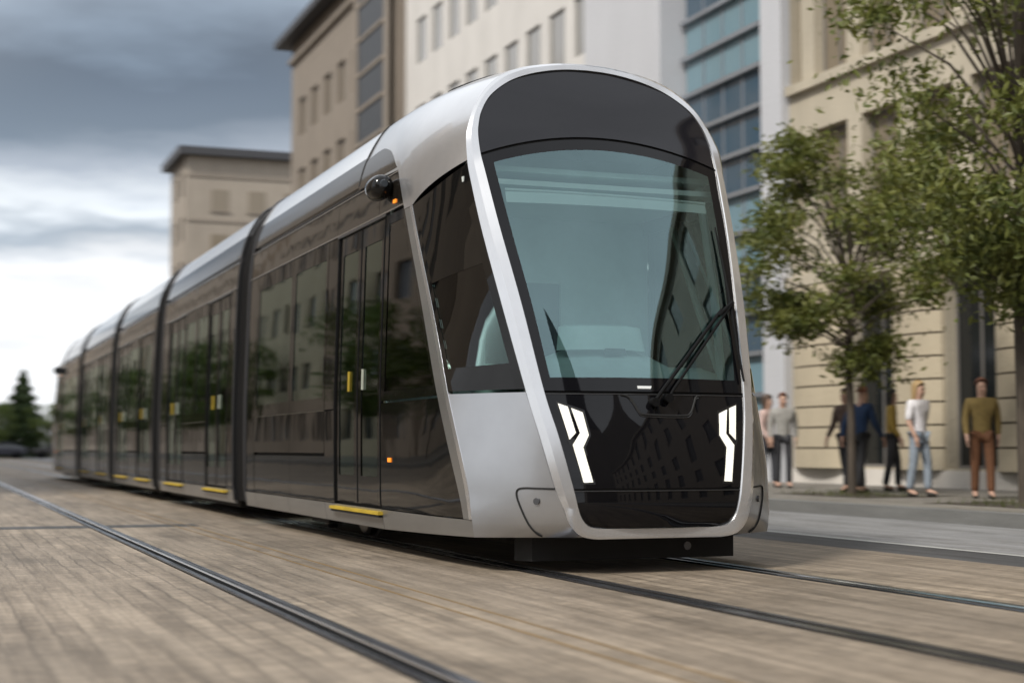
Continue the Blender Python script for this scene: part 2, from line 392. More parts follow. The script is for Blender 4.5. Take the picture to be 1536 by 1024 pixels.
t_in = hermite([.32, .46, .59, .948, 1.27, 1.90, 2.49, 3.06, 3.30, 3.555, 3.84], [9.965, 9.955, 9.965, 10.05, 10.165, 10.40, 10.66, 10.93, 11.03, 11.11, 11.222])
def bow(z):
    if z < 1.27: return lerp(.05, .085, max(0, (z-.32)/.95))
    if z < 3.06: return .085
    return .085*max(0, (3.84-z)/.78)
def mask(x, z, d=0):
    m = m_in(min(z, 3.06)) if z < 3.06 else .985
    return L(x, t_in(z)-bow(z)*max(0, 1-(x/m)**2)-d, z)
def zseam(x): return 3.06+.185*(1-min(1, (x/.985)**2))
# silver ring round the black face
rows = []
half = list(zip(IN_S, OUT_S))
loop = [((-i[0],)+i[1:], (-o[0],)+o[1:]) for i, o in half]+[(i, o) for i, o in half[::-1][1:-1]]
for i, o in loop:
    md = vl(i, o, .66)
    rows.append([L(i[0], i[1]+.05, i[2]), L(i[0], i[1]-.006, i[2]), L(lerp(i[0], o[0], .06), i[1]-.016, lerp(i[2], o[2], .06)), L(md[0], lerp(i[1], o[1], .3)-.018, md[2]), L(o[0], o[1], o[2]), L(lerp(o[0], i[0], .1), o[1]+.08, lerp(o[2], i[2], .1))])
MB().grid(rows, close=True).obj('nose_ring', M['silver_bright'], tram, 28)
# slanted facets between post and ring
out_l = hermite([p[2] for p in A_OUT[2:13]], [p[0] for p in A_OUT[2:13]]); out_t = hermite([p[2] for p in A_OUT[2:13]], [p[1] for p in A_OUT[2:13]])
def facet(sd, u, zp, zr, off=0):
    a = (prof(zp)-taper(tf(zp), zp)+.008, tf(zp), zp); b = (out_l(zr), out_t(zr)+.01, zr); p = vl(a, b, u)
    bul = .022*4*u*(1-u)
    return L(sd*(p[0]+bul*.8+off*.8), p[1]-bul*.6-off*.6, p[2])
def fz(v): return lerp(1.282, 2.795, v), lerp(1.285, 2.995, v)
def facet_slab(mb, sd, us, vs, zf, off, th):
    mb.slab([[facet(sd, u, *zf(v), off) for v in vs] for u in us], [[facet(sd, u, *zf(v), off-th) for v in vs] for u in us])
for sd in (-1, 1):
    lo = lambda v: (lerp(.243, 1.262, v), lerp(.26, 1.262, v))
    mb = MB(); facet_slab(mb, sd, [k/20 for k in range(21)], [k/20 for k in range(21)], lo, 0, .03); mb.obj('nose_side_panel', M['silver'], tram)
    ub, ue = [0, .07], [.90, 1.0]; mid = [.07+.83*k/5 for k in range(6)]
    vs = [k/10 for k in range(11)]; vb = [0, .05, .11]; vm = [.11+k*.44/4 for k in range(5)]; vt = [.55+k*.45/5 for k in range(6)]
    mb = MB()
    facet_slab(mb, sd, ub, vs, fz, 0, .02); facet_slab(mb, sd, ue, vs, fz, 0, .02); facet_slab(mb, sd, mid, vb, fz, 0, .02); facet_slab(mb, sd, mid, vt, fz, 0, .02)
    facet_slab(mb, sd, mid, [0, .5, 1], lambda v: (lerp(2.74, 2.90, v), lerp(2.94, 3.10, v)), -.035, .01)
    w = mb.obj('quarter_window', M['black'], tram)
    mb = MB(); facet_slab(mb, sd, mid, vm, fz, -.004, .008); mb.obj('window_pane', M['cabglass'], w)
    # bumper corner seam and tow cap
    zl = lambda z: (z, z)
    key = smooth_path([(1.0, .592), (.80, .594), (.68, .595), (.60, .585), (.565, .55), (.565, .48), (.60, .36), (.635, .262)], 6)
    MB().tube([facet(sd, u, z, z, .004) for u, z in key], .007, 6).obj('panel_seam', M['gap'], tram)
    c = Vector(facet(sd, .76, .52, .50, .0)); mb = MB()
    mb.tube([c, Vector(facet(sd, .76, .52, .50, .012))], .024, 16); cap = mb.obj('tow_cap', M['greytrim'], tram)
# hood: ring to crease to roof gap
CREASE = smooth_path([(1.224, 11.89, 2.805), (1.216, 12.04, 2.94), (1.188, 12.33, 3.19), (1.10, 12.78, 3.48), (.92, 13.28, 3.785), (.70, 13.50, 3.918), (.40, 13.62, 3.983), (0, 13.66, 4.003)], 4)
ring_arch = OUT_S[SEAM_I:]
N = 30
ra = resample(ring_arch, N); cr = resample(CREASE, N)
def half_hood(sd):
    g = []
    for a, b in zip(ra, cr):
        row = []
        for k in range(11):
            v = k/10; p = vl(a, b, v); bl = .05*4*v*(1-v)
            nx, nz = (a[0]+b[0])/2, max(0, ((a[2]+b[2])/2-2.9))*1.1; nn = math.hypot(nx, nz) or 1
            row.append(L(sd*(p[0]+bl*nx/nn), p[1], p[2]+bl*nz/nn))
        g.append(row)
    return g
gl = half_hood(-1); gr = half_hood(1)
full = gl+gr[::-1][1:]
MB().grid(full).obj('nose_hood', M['hood'], tram, 50)
g = []
for sd, lst in ((-1, cr), (1, cr[::-1][1:])):
    for p in lst:
        zz = p[2]; g.append([L(sd*p[0], lerp(p[1], 13.692 if zz > 3.2 else tb(zz), k/4), zz) for k in range(5)])
MB().grid(g).obj('hood_rear', M['hood'], tram, 50)
for sd in (-1, 1):
    dk = hermite([12.44, 12.50, 12.69, 12.89, 13.23, 13.54, 13.68], [3.2, 3.23, 3.345, 3.435, 3.50, 3.49, 3.46])
    mb = MB(); patchf(mb, sd, lambda u, v: (lerp(12.44, 13.68, u), lerp(3.2, dk(lerp(12.44, 13.68, u)), v)), 16, 6, .006, .02)
    mb.obj('hood_corner_panel', M['roofside'], tram)
MB().tube([L(x*1.001, 13.697, z+.002) for x, z in [(-x, z) for x, z in ROOF]+[(x, z) for x, z in ROOF[::-1]][1:]], .011, 6).obj('panel_seam', M['gap'], tram)
# hatch line on the hood top
def hood_pt(u, v, lift=.004):
    i = u*(len(gl)-1); i0 = int(i); i1 = min(i0+1, len(gl)-1); j = v*10; j0 = int(j); j1 = min(j0+1, 10)
    a = Vector(gl[i0][j0]).lerp(Vector(gl[i1][j0]), i-i0); b = Vector(gl[i0][j1]).lerp(Vector(gl[i1][j1]), i-i0)
    return a.lerp(b, j-j0)+Vector((0, 0, lift))
MB().tube([hood_pt(u, v) for u, v in ((.86, .12), (.76, .2), (.70, .3), (.665, .42), (.66, .52), (.69, .6), (.78, .64), (.9, .66))], .007, 6).obj('panel_seam', M['gap'], tram)
# black face
xs = [.985*math.sin(R(-90+180*k/28)) for k in range(29)]
def zarch(x):
    ax = abs(x); best = 3.06
    for p, q in zip(IN_S[SEAM_I:], IN_S[SEAM_I+1:]):
        if q[0] <= ax <= p[0]:
            t = (p[0]-ax)/max(1e-6, p[0]-q[0]); best = max(best, lerp(p[2], q[2], t))
    return best
g = [[mask(x, lerp(zseam(x)+.012, max(zarch(x)-.002, zseam(x)+.013), v/10)) for v in range(11)] for x in xs]
MB().grid(g).obj('visor_panel', M['visor'], tram, 60)
g = [[mask(x, lerp(.5, 3.7, 0)) for x in (0, 1)]]
# seam backing
mb = MB()
mb.grid([[mask(x, zseam(x)-.016, -.018), mask(x, zseam(x)+.016, -.018)] for x in xs]); mb.obj('face_backing', M['gap'], tram); mb = MB()
mb.grid([[mask(s*m_in(1.26), 1.235, -.02), mask(s*m_in(1.26), 1.285, -.02)] for s in [k/10-1 for k in range(21)]])
mb.obj('face_backing', M['gap'], tram); mb = MB()
mb.grid([[mask(s*m_in(.58), .56, -.018), mask(s*m_in(.58), .6, -.018)] for s in [k/10-1 for k in range(21)]])
mb.obj('face_backing', M['gap'], tram)
us = [-1, -.96, -.915]+[-.915+1.83*k/24 for k in range(1, 24)]+[.915, .96, 1]
ZB = 1.272
def ws(u, v):
    z = lerp(ZB, 3.0, v)
    for _ in range(3): z = lerp(ZB, zseam(u*m_in(min(z, 3.06)))-.01, v)
    return mask(u*m_in(min(z, 3.06)), z)
vsl = [0, .025, .05]+[.05+.905*k/20 for k in range(1, 20)]+[.955, .98, 1]
fr = MB(); gls = MB()
for i in range(len(us)-1):
    for j in range(len(vsl)-1):
        q = [ws(us[i], vsl[j]), ws(us[i+1], vsl[j]), ws(us[i+1], vsl[j+1]), ws(us[i], vsl[j+1])]
        inside_ = -.915 <= us[i] and us[i+1] <= .9151 and vsl[j] >= .0499 and vsl[j+1] <= .9551
        (gls if inside_ else fr).quad(*q)
wf = fr.obj('windscreen', M['maskblack'], tram, 60)
gls.obj('windscreen_pane', M['wind'], wf, 60)
def face_panel(z0, z1, nz=12):
    mb = MB(); zs = [lerp(z0, z1, k/nz) for k in range(nz+1)]
    mb.grid([[mask(u*m_in(z), z) for z in zs] for u in [k/12-1 for k in range(25)]]); return mb
face_panel(.592, 1.25).obj('face_panel', M['maskblack'], tram, 60)
zs = [.322, .335, .36, .40, .45, .50, .574]
mb = MB(); mb.grid([[mask(u*m_in(z), z) for z in zs] for u in [k/12-1 for k in range(25)]]); mb.obj('bumper_panel', M['maskblack'], tram, 60)
# thin grey tubes imitating light caught along the panel seam edges
mb = MB(); mb.tube([mask(u*m_in(1.25), 1.25, .002) for u in [k/12-1 for k in range(25)]], .004, 6); mb.tube([mask(u*m_in(.574), .575, .002) for u in [k/12-1 for k in range(25)]], .004, 6)
mb.obj('seam_highlight', M['greytrim'], tram)
# wiper recess, plate, headlights
rec = [(-.235, 1.246), (-.19, 1.236), (-.155, 1.20), (-.12, 1.13), (-.07, 1.106), (.22, 1.10), (.29, 1.118), (.335, 1.19), (.36, 1.236), (.40, 1.246)]
rs = smooth_path(rec, 4)
wl = MB().tube([mask(x, z, .003) for x, z in rs], .009, 8).obj('wiper_cowl', M['gap'], tram)
MB().tube([mask(x, z-.013, .004) for x, z in rs[6:-2]], .003, 6).obj('cowl_lip', M['greytrim'], wl)
MB().prism([(-.10, 1.292), (.0, 1.292), (.01, 1.312), (-.10, 1.312)], lambda p, d: mask(p[0], p[1], d), .001, .006).obj('number_plate', M['white'], tram)
LA = [(.700, 1.182), (.636, 1.160), (.602, .978), (.649, .931)]
LB = [(.612, 1.150), (.536, 1.120), (.512, .962), (.560, .877), (.510, .637), (.575, .634), (.630, .893), (.570, .975)]
for sd in (-1, 1):
    bez = MB().prism([(sd*x, z) for x, z in [(.715, 1.20), (.60, 1.165), (.52, 1.135), (.495, .96), (.542, .875), (.492, .622), (.59, .62), (.647, .885), (.667, .925)]], lambda p, d: mask(p[0], p[1], d), -.004, .0025).obj('headlight', M['lampoff'], tram, 0)
    for P_ in (LA, LB):
        pl = [(sd*x, z) for x, z in P_]; mb = MB()
        f = lambda p, d: mask(p[0], p[1], d)
        n = len(pl)
        if n == 4: mb.prism(pl, f, .0, .006)
        else:
            mb.prism([pl[0], pl[1], pl[2], pl[7]], f, 0, .006); mb.prism([pl[7], pl[2], pl[3], pl[6]], f, 0, .006); mb.prism([pl[6], pl[3], pl[4], pl[5]], f, 0, .006)
        mb.obj('lamp_strip', M['lamp'], bez, 0)
# wiper
wp = MB()
wp.tube([mask(.0, 1.195, .03), mask(.06, 1.27, .05), mask(.70, 1.895, .05)], .014, 8); wp.tube([mask(.115, 1.225, .04), mask(.16, 1.29, .055), mask(.795, 1.935, .055)], .011, 8)
wp.tube([mask(.66, 1.85, .05), mask(.82, 1.96, .05)], .016, 8)
for x, z in ((.0, 1.195), (.115, 1.225)): wp.tube([mask(x, z, -.01), mask(x, z, .06)], .032, 14)
w = wp.obj('wiper', M['rubber'], tram)
mb = MB(); mb.tube([mask(.795, 1.36, .035), mask(.792, 1.6, .035), mask(.80, 1.92, .04), mask(.815, 2.25, .035), mask(.825, 2.56, .03)], [.008, .011, .014, .011, .006], 8); mb.obj('wiper_blade', M['rubber'], w)
# camera pods, orange lamps
for sd in (-1, 1):
    mb = MB(); cx = sd*(prof(3.05)+.09)
    mb.lathe([(0, -.14), (.045, -.136), (.075, -.12), (.098, -.085), (.106, -.03), (.106, .05), (.10, .11), (.088, .135), (0, .137)], L(cx, 12.62, 3.055), 'y', 20)
    mb.box(min(cx, sd*prof(3.05)), 12.58-TC, 3.03, max(cx, sd*prof(3.05)), 12.72-TC, 3.08)
    pod = mb.obj('camera_pod', M['podblack'], tram)
    mb = MB(); mb.lathe([(0, -.146), (.03, -.145), (.036, -.136)], L(cx, 12.62, 3.07), 'y', 14); mb.obj('lens', M['screen'], pod)
    for t, z, a, b in ((12.42, 2.915, .07, .03), (12.38, .775, .08, .035)):
        mb = MB(); patch(mb, sd, t-a/2, t+a/2, z-b/2, z+b/2, .01, .02); mb.obj('side_lamp', M['orange'], tram)
# under-nose plate
mb = MB()
pts = [(-.88, 10.50), (-.80, 10.36), (.80, 10.36), (.88, 10.50), (.6, 10.9), (-.6, 10.9)]
mb.prism(pts, lambda p, d: L(p[0], p[1], d), .075, .27); mb.obj('underrun_guard', M['under'], tram)
mb = MB(); mb.tube([L(.42, 10.35, .16), L(.42, 10.37, .16)], .03, 14); mb.obj('guard_eye', M['greytrim'], tram)
mb = MB(); mb.prism([(-.6, 10.0), (.6, 10.0), (.85, 10.25), (1.15, 10.6), (1.2, 12.6), (-1.2, 12.6), (-1.15, 10.6), (-.85, 10.25)], lambda p, d: L(p[0], p[1], d), .25, .33); mb.obj('cab_floor', M['under'], tram)
# cab interior
mb = MB(); g = []
for k in range(17):
    a = -1+k/8
    x = a*.92; dome = .16*max(0, 1-(a/.62)**2)
    yb = 10.2+.12*a*a
    g.append([L(x*.9, yb+.0, 1.30), L(x*.92, yb+.16, 1.36), L(x*.95, yb+.42, 1.44+dome*.6), L(x, yb+.75, 1.50+dome), L(x, yb+.95, 1.47+dome*.9), L(x, yb+1.0, 1.3), L(x, yb+1.0, .4)])
mb.grid(g); dash = mb.obj('dashboard', M['cabteal'], tram, 60)
mb = MB(); g = []
for k in range(13):
    a = math.pi*k/12
    g.append([L(-.05+.36*math.cos(a), 10.85-.22*math.sin(a), 1.60), L(-.05+.33*math.cos(a), 10.88-.2*math.sin(a), 1.78), L(-.05+.27*math.cos(a), 10.93-.14*math.sin(a), 1.80), L(-.05, 10.97, 1.79)])
mb.grid(g); mb.obj('instrument_hood', M['cabteal'], dash, 50)
MB().prism([(-.12, 1.56), (.06, 1.56), (.05, 1.61), (-.11, 1.61)], lambda p, d: L(p[0], 10.62+d, p[1]), 0, .01).obj('vent', M['cabdark'], dash)
mb = MB()
mb.box(-.27, 11.62-TC, .78, .27, 12.1-TC, .92)
pts = [(12.08, .9), (12.16, 1.3), (12.24, 1.72)]
mb.slab([[L(x, y, z) for y, z in pts] for x in (-.26, -.13, 0, .13, .26)], [[L(x*.9, y+.1, z) for y, z in pts] for x in (-.26, -.13, 0, .13, .26)])
mb.box(-.13, 12.22-TC, 1.74, .13, 12.3-TC, 1.95); mb.box(-.08, 11.8-TC, .37, .08, 11.95-TC, .8)
mb.obj('driver_seat', M['driverseat'], tram)
mb = MB(); mb.box(-1.19, 12.6-TC, .37, -.35, 12.63-TC, 2.98); mb.box(.35, 12.6-TC, .37, 1.19, 12.63-TC, 2.98); mb.box(-.35, 12.6-TC, 2.3, .35, 12.63-TC, 2.98); mb.box(-1.12, 12.6-TC, 2.98, 1.12, 12.63-TC, 3.4)
mb.obj('cab_bulkhead', M['cabteal'], tram)
mb = MB(); mb.box(-.37, 12.632-TC, .37, .37, 12.65-TC, 2.32); mb.obj('cab_door', M['cabdark'], tram)
mb = MB(); mb.tube([mask(u*.83, 2.78-.01*u, -.05) for u in [k/6-1 for k in range(13)]], .012, 8)
mb.grid([[mask(u*.83, 2.775, -.05), mask(u*.83, 2.69, -.06)] for u in [k/6-1 for k in range(13)]])
mb.obj('sun_blind', M['ceilin'], tram)
mb = MB(); mb.box(-1.02, 11.1-TC, 2.98, 1.02, 13.6-TC, 3.02); mb.obj('cab_ceiling', M['cabteal'], tram)
mb = MB()
for sd in (-1, 1):
    mb.tube([L(sd*.80, 10.5, 1.30), L(sd*.92, 10.85, 2.1), L(sd*.98, 11.2, 2.95)], .035, 8); mb.tube([L(sd*1.17, 11.1, 1.25), L(sd*1.14, 12.0, 2.75)], .03, 8)
mb.obj('cab_frame', M['cabteal'], tram)
# bogie
def bogie(t):
    mb = MB(); mb.box(-.95, t-1.1-TC, .16, .95, t+1.1-TC, .3)
    mb.box(-1.05, t-.35-TC, .13, 1.05, t+.35-TC, .32)
    b = mb.obj('bogie', M['under'], tram)
    for s in (-1, 1):
        for dy in (-.75, .75):
            mb = MB(); mb.lathe([(0, -.06), (.2, -.06), (.25, -.05), (.275, -.02), (.275, .05), (.3, .06), (.3, .075), (0, .08)], L(s*.75, t+dy, .306), 'x', 28); mb.obj('wheel', M['steel'], b)
bogie(15.6)
new = [o for o in bpy.data.objects if o not in before and o.parent == tram]
for o in new:                                             # the rear end of the tram is the same end module turned round
    c = dup(o, tram); c.rotation_euler = (0, 0, o.rotation_euler.z+math.pi)
    p = o.location; c.location = (-p.x, -p.y, p.z)
# --- middle modules
def mid_module(t0, t1, doors):
    for sd in (-1, 1):
        trims(sd, t0, t1, [])
        cuts = [t0]; pos = t0
        for a, b in doors: 
            double_door(sd, a, b)
        spans = []; p = t0
        for a, b in doors: spans.append((p, a)); p = b
        spans.append((p, t1))
        for a, b in spans:
            if b-a < .9:
                panel(sd, a+.002, b-.002, .37, 1.222); panel(sd, a+.002, b-.002, 1.235, 2.84)
            else:
                n = 2 if b-a > 1.9 else 1
                for k in range(n):
                    c, d = lerp(a, b, k/n), lerp(a, b, (k+1)/n)
                    window(sd, c, d); panel(sd, c, d, .825, 1.222); panel(sd, c, d, .37, .795, 'access_hatch', off=-.004)
        ct = sorted([t0, t1]+[x for ab in doors for x in (ab[0]-.1, ab[1]+.1)]); skirt(sd, ct)
    shell(t0, t1); inside(t0, t1)
    MB().box(-1.1, t0+.3-TC, .14, 1.1, t1-.3-TC, .33).obj('underframe', M['under'], tram)
    for a, b in doors:
        pole(-.6, (a+b)/2); pole(.6, (a+b)/2); screen(b+.03)
GANG = [(18.5, 19.25), (25.65, 26.4), (32.0, 32.75), (39.15, 39.9)]
D2 = [(19.72, 21.28), (23.30, 24.85)]
mid_module(19.25, 25.65, D2)
mid_module(26.4, 32.0, [(26.9, 28.45), (29.95, 31.5)])
mid_module(32.75, 39.15, [(2*TC-b, 2*TC-a) for a, b in D2[::-1]])
seats([(t, x, r) for t, r in ((21.8, 0), (22.7, math.pi), (28.8, 0), (29.6, math.pi), (35.7, 0), (36.6, math.pi)) for x in (-.85, .85)])
bogie(29.2)
sec = [(-prof(z), z) for z in [.24+k*.2 for k in range(15)]]+[(-x, z) for x, z in ROOF[2:]]
sec = sec+[(-x, z) for x, z in sec[::-1]][1:]
for a, b in GANG:
    rows = []
    for k in range(25):
        y = lerp(a-.02, b+.02, k/24); r = -.028-.028*(.5-.5*math.cos(k*math.pi*4/2)) if 3 < k < 21 else (-.02 if k in (0, 1, 23, 24) else -.05)
        rows.append([L(x+(r if x > 0 else -r)*min(1, abs(x)/.3), y, z+(r if z > 3.2 else 0)) for x, z in sec])
    MB().grid(rows).obj('gangway_bellows', M['rubber'], tram, 20)
    mb = MB()
    for y in (a-.004, b+.004):
        mb.tube([L(x*1.002, y, z+.002) for x, z in sec], .018, 6)
    mb.obj('gangway_edge', M['greytrim'], tram)

# ------------------------------------------------------------------ setting: ground
def sheet(name, x0, x1, y0, y1, z, mat):
    o = MB().quad((x0, y0, z), (x1, y0, z), (x1, y1, z), (x0, y1, z)).obj(name, mat, None, 0); tag(o, kind='structure'); return o
M['paving'] = streak_mat('track_setts', (.315, .26, .20), (.20, .166, .13), .62, .3)
M['asphalt'] = streak_mat('road_asphalt', (.25, .25, .255), (.21, .212, .218), .7, .3, joint=False)
M['gutter'] = streak_mat('gutter_concrete', (.075, .075, .078), (.06, .06, .063), .7, .3, joint=False)
M['pave2'] = streak_mat('pavement_slabs', (.25, .235, .21), (.2, .19, .175), .7, .3)
M['kerb'] = pmat('kerb_granite', (.15, .148, .142), .7, var=.15, vscale=(6, 1, 6), bump=.004, bscale=(30, 10, 30))
M['farground'] = streak_mat('far_paving', (.30, .29, .27), (.24, .235, .22), .8, .3, joint=False)
M['line'] = pmat('line_paint', (.42, .42, .40), .6, var=.2, vscale=(10, .6, 1))
M['railsteel'] = pmat('rail_steel', (.22, .23, .26), .28, metal=1, var=.12, vscale=(40, .7, 1), rvar=.08)
M['railshine'] = pmat('rail_glint', (.9, .9, .92), .2, metal=1); M['raildark'] = pmat('rail_groove', (.008, .008, .008), .95, spec=.05)
M['joint'] = pmat('ochre_joint', (.17, .105, .035), .7, var=.3, vscale=(10, .5, 1))
sheet('ground', -900, 900, -300, 1500, -.03, M['farground'])
sheet('track_paving', -6.2, 7.6, -60, 420, 0, M['paving'])
sheet('gutter_strip', 7.6, 8.34, -60, 420, -.004, M['gutter'])
sheet('road', 8.34, 11.3, -60, 420, -.008, M['asphalt'])
sheet('road_edge_line', 8.34, 8.42, -60, 420, .001, M['line'])
o = MB().box(11.3, -60, -.05, 11.6, 420, .148).obj('kerb', M['kerb'], None, 0); tag(o, kind='structure')
o = MB().box(11.6, -60, -.05, 19, 420, .145).obj('pavement', M['pave2'], None, 0); tag(o, kind='structure')
o = MB().box(-6.5, -60, -.05, -6.2, 420, .13).obj('kerb', M['kerb'], None, 0); tag(o, kind='structure')
o = MB().box(-14, -60, -.05, -6.5, 420, .126).obj('pavement', M['pave2'], None, 0); tag(o, kind='structure')
def rail(x, label, kx=1):
    r = empty('tram_rail', (x, 0, 0)); tag(r, label, 'rail')
    def strip(nm, prs, mt):
        mb = MB()
        for pr in prs: mb.grid([[(kx*p*.74, y, q) for p, q in pr] for y in (-60, 420)])
        mb.obj(nm, mt, r, 0)
    strip('rail_groove', [[(-.14, -.01), (-.138, .003), (.143, .003), (.145, -.01)]], M['raildark'])
    strip('rail_head', [[(.128, .003), (.124, .010), (.034, .012)]], M['railsteel'])
    strip('rail_shine', [[(.034, .012), (.026, .011), (.018, .004)]], M['railshine'])  # pale strip imitating the sky glint on the rounded rail edge
    strip('rail_lip', [[(-.060, .003), (-.063, .0095), (-.118, .0095), (-.124, .003)]], M['railsteel'])
rail(4.11, 'steel rail under the left wheels of the tram, coming out below its nose', -1)
rail(5.61, 'steel rail under the right wheels of the tram, nearest the grey road')
rail(1.86, 'steel grooved rail of the empty track, crossing the open paving left of the tram')
rail(.12, 'steel rail of the empty track farthest to the side of the tram', -1)
for x in (2.70, 2.86):
    tag(MB().box(x-.008, -60, -.01, x+.008, 420, .003).obj('paving_joint', M['joint'], None, 0), kind='structure')
tag(MB().box(.5, 17.75, -.01, 2.95, 18.3, .0025).obj('drain_strip', M['gutter'], None, 0), kind='structure')

# ------------------------------------------------------------------ buildings
M['beige'] = stone_mat('beige_stone', (.435, .385, .30)); M['beige2'] = stone_mat('pier_stone', (.45, .385, .28))
M['tan'] = stone_mat('tan_stone', (.235, .20, .165)); M['whitewall'] = stone_mat('white_render', (.60, .58, .555), .08)
M['palewall'] = stone_mat('pale_panel', (.50, .505, .53), .04, .5); M['farwall'] = stone_mat('far_stone', (.30, .26, .215))
M['plinth'] = stone_mat('white_plinth', (.62, .58, .53)); M['eave'] = pmat('dark_eave', (.04, .04, .045), .6)
M['bglass'] = pmat('dark_window_glass', (.03, .035, .04), .06, ior=1.5); M['greyglass'] = pmat('blind_window_glass', (.25, .24, .225), .12)
M['warmglass'] = pmat('beige_blind_glass', (.20, .165, .12), .12)
M['blueglass'] = pmat('blue_curtain_glass', (.045, .085, .125), .06, metal=.0, ior=1.8); M['tealglass'] = pmat('teal_spandrel_glass', (.16, .26, .31), .08, ior=1.7)
M['alu'] = pmat('mullion_aluminium', (.32, .34, .37), .35, metal=.6); M['greyframe'] = pmat('window_frame_pale', (.30, .29, .27), .5); M['frame'] = pmat('window_frame_grey', (.16, .15, .14), .5)
M['slate'] = pmat('slate_glass', (.03, .034, .04), .5); M['doordark'] = pmat('dark_door_glass', (.012, .014, .015), .1); M['joints'] = pmat('dark_joint', (.07, .055, .04), .9)
def facade(mb, X, s, y0, y1, z0, z1, ops, depth):
    "front wall facing s along x with real reveals; ops = (ya, yb, za, zb)"
    ys = sorted({y0, y1, *[q for o in ops for q in o[:2]]}); zs = sorted({z0, z1, *[q for o in ops for q in o[2:]]})
    Xi = X-s*depth
    for a, b in zip(ys, ys[1:]):
        for c, d in zip(zs, zs[1:]):
            my, mz = (a+b)/2, (c+d)/2
            if not any(o[0] < my < o[1] and o[2] < mz < o[3] for o in ops): mb.quad((X, a, c), (X, b, c), (X, b, d), (X, a, d))
    for a, b, c, d in ops:
        for p, q in (((a, c), (b, c)), ((b, c), (b, d)), ((b, d), (a, d)), ((a, d), (a, c))):
            mb.quad((X, p[0], p[1]), (X, q[0], q[1]), (Xi, q[0], q[1]), (Xi, p[0], p[1]))
def shell_box(mb, X, s, y0, y1, z0, z1, depth):
    Xb = X-s*depth
    mb.quad((X, y0, z0), (Xb, y0, z0), (Xb, y0, z1), (X, y0, z1)); mb.quad((X, y1, z0), (Xb, y1, z0), (Xb, y1, z1), (X, y1, z1))
    mb.quad((Xb, y0, z0), (Xb, y1, z0), (Xb, y1, z1), (Xb, y0, z1)); mb.quad((X, y0, z1), (X, y1, z1), (Xb, y1, z1), (Xb, y0, z1))
WIN = {}
def add_windows(root, base, X, s, ops, depth, pm, fm, mull=1):
    for k, (a, b, c, d) in enumerate(ops):
        pk = pm((a, b, c, d)) if callable(pm) else pm
        key = (round(b-a, 2), round(d-c, 2), s, pk, fm, mull)
        if key not in WIN:
            w, h = b-a, d-c; f = MB(); t = .06
            f.box(-.04, -w/2, 0, .04, -w/2+t, h); f.box(-.04, w/2-t, 0, .04, w/2, h); f.box(-.04, -w/2+t, 0, .04, w/2-t, t); f.box(-.04, -w/2+t, h-t, .04, w/2-t, h)
            for q in range(mull): yy = -w/2+w*(q+1)/(mull+1); f.box(-.035, yy-.025, t, .035, yy+.025, h-t)
            p = MB().box(-.012, -w/2+t, t, .012, w/2-t, h-t)
            WIN[key] = (f.mesh('window', M[fm], 0), p.mesh('pane', M[pk], 0))
        fm_, pm_ = WIN[key]
        o = bpy.data.objects.new('window', fm_); COL.objects.link(o); o.parent = root
        o.location = Vector((X-s*depth*.8, (a+b)/2, c))-Vector(base)
        q = bpy.data.objects.new('pane', pm_); COL.objects.link(q); q.parent = o
def local(mb, base): mb.v = [(x-base[0], y-base[1], z-base[2]) for x, y, z in mb.v]; return mb
def building(name, label, X, s, y0, y1, H, wall, ops, pm='bglass', fm='frame', depth=12, rev=.25, cornices=(), plinth=None, eave=None, mull=1, z0=.1):
    base = (X, (y0+y1)/2, z0); r = empty(name, base); tag(r, label, 'building')
    mb = MB(); facade(mb, X, s, y0, y1, z0, H, ops, rev); shell_box(mb, X, s, y0, y1, z0, H, depth)
    local(mb, base).obj('wall', M[wall], r, 0)
    add_windows(r, base, X, s, ops, rev, pm, fm, mull)
    for z, h, pr in cornices:
        mb = MB(); mb.box(min(X-.1*s, X+s*pr), y0, z, max(X-.1*s, X+s*pr), y1, z+h); local(mb, base).obj('cornice', M[wall], r, 0)
    if plinth:
        mb = MB(); mb.box(min(X-.05*s, X+s*.06), y0, z0, max(X-.05*s, X+s*.06), y1, plinth); local(mb, base).obj('plinth', M['plinth'], r, 0)
    if eave:
        mb = MB(); ov, th = eave; Xb = X-s*(depth+.3); mb.box(min(X+s*ov, Xb), y0-ov, H, max(X+s*ov, Xb), y1+ov, H+th); local(mb, base).obj('roof', M['eave'], r, 0)
    return r, base
XF = 17.6
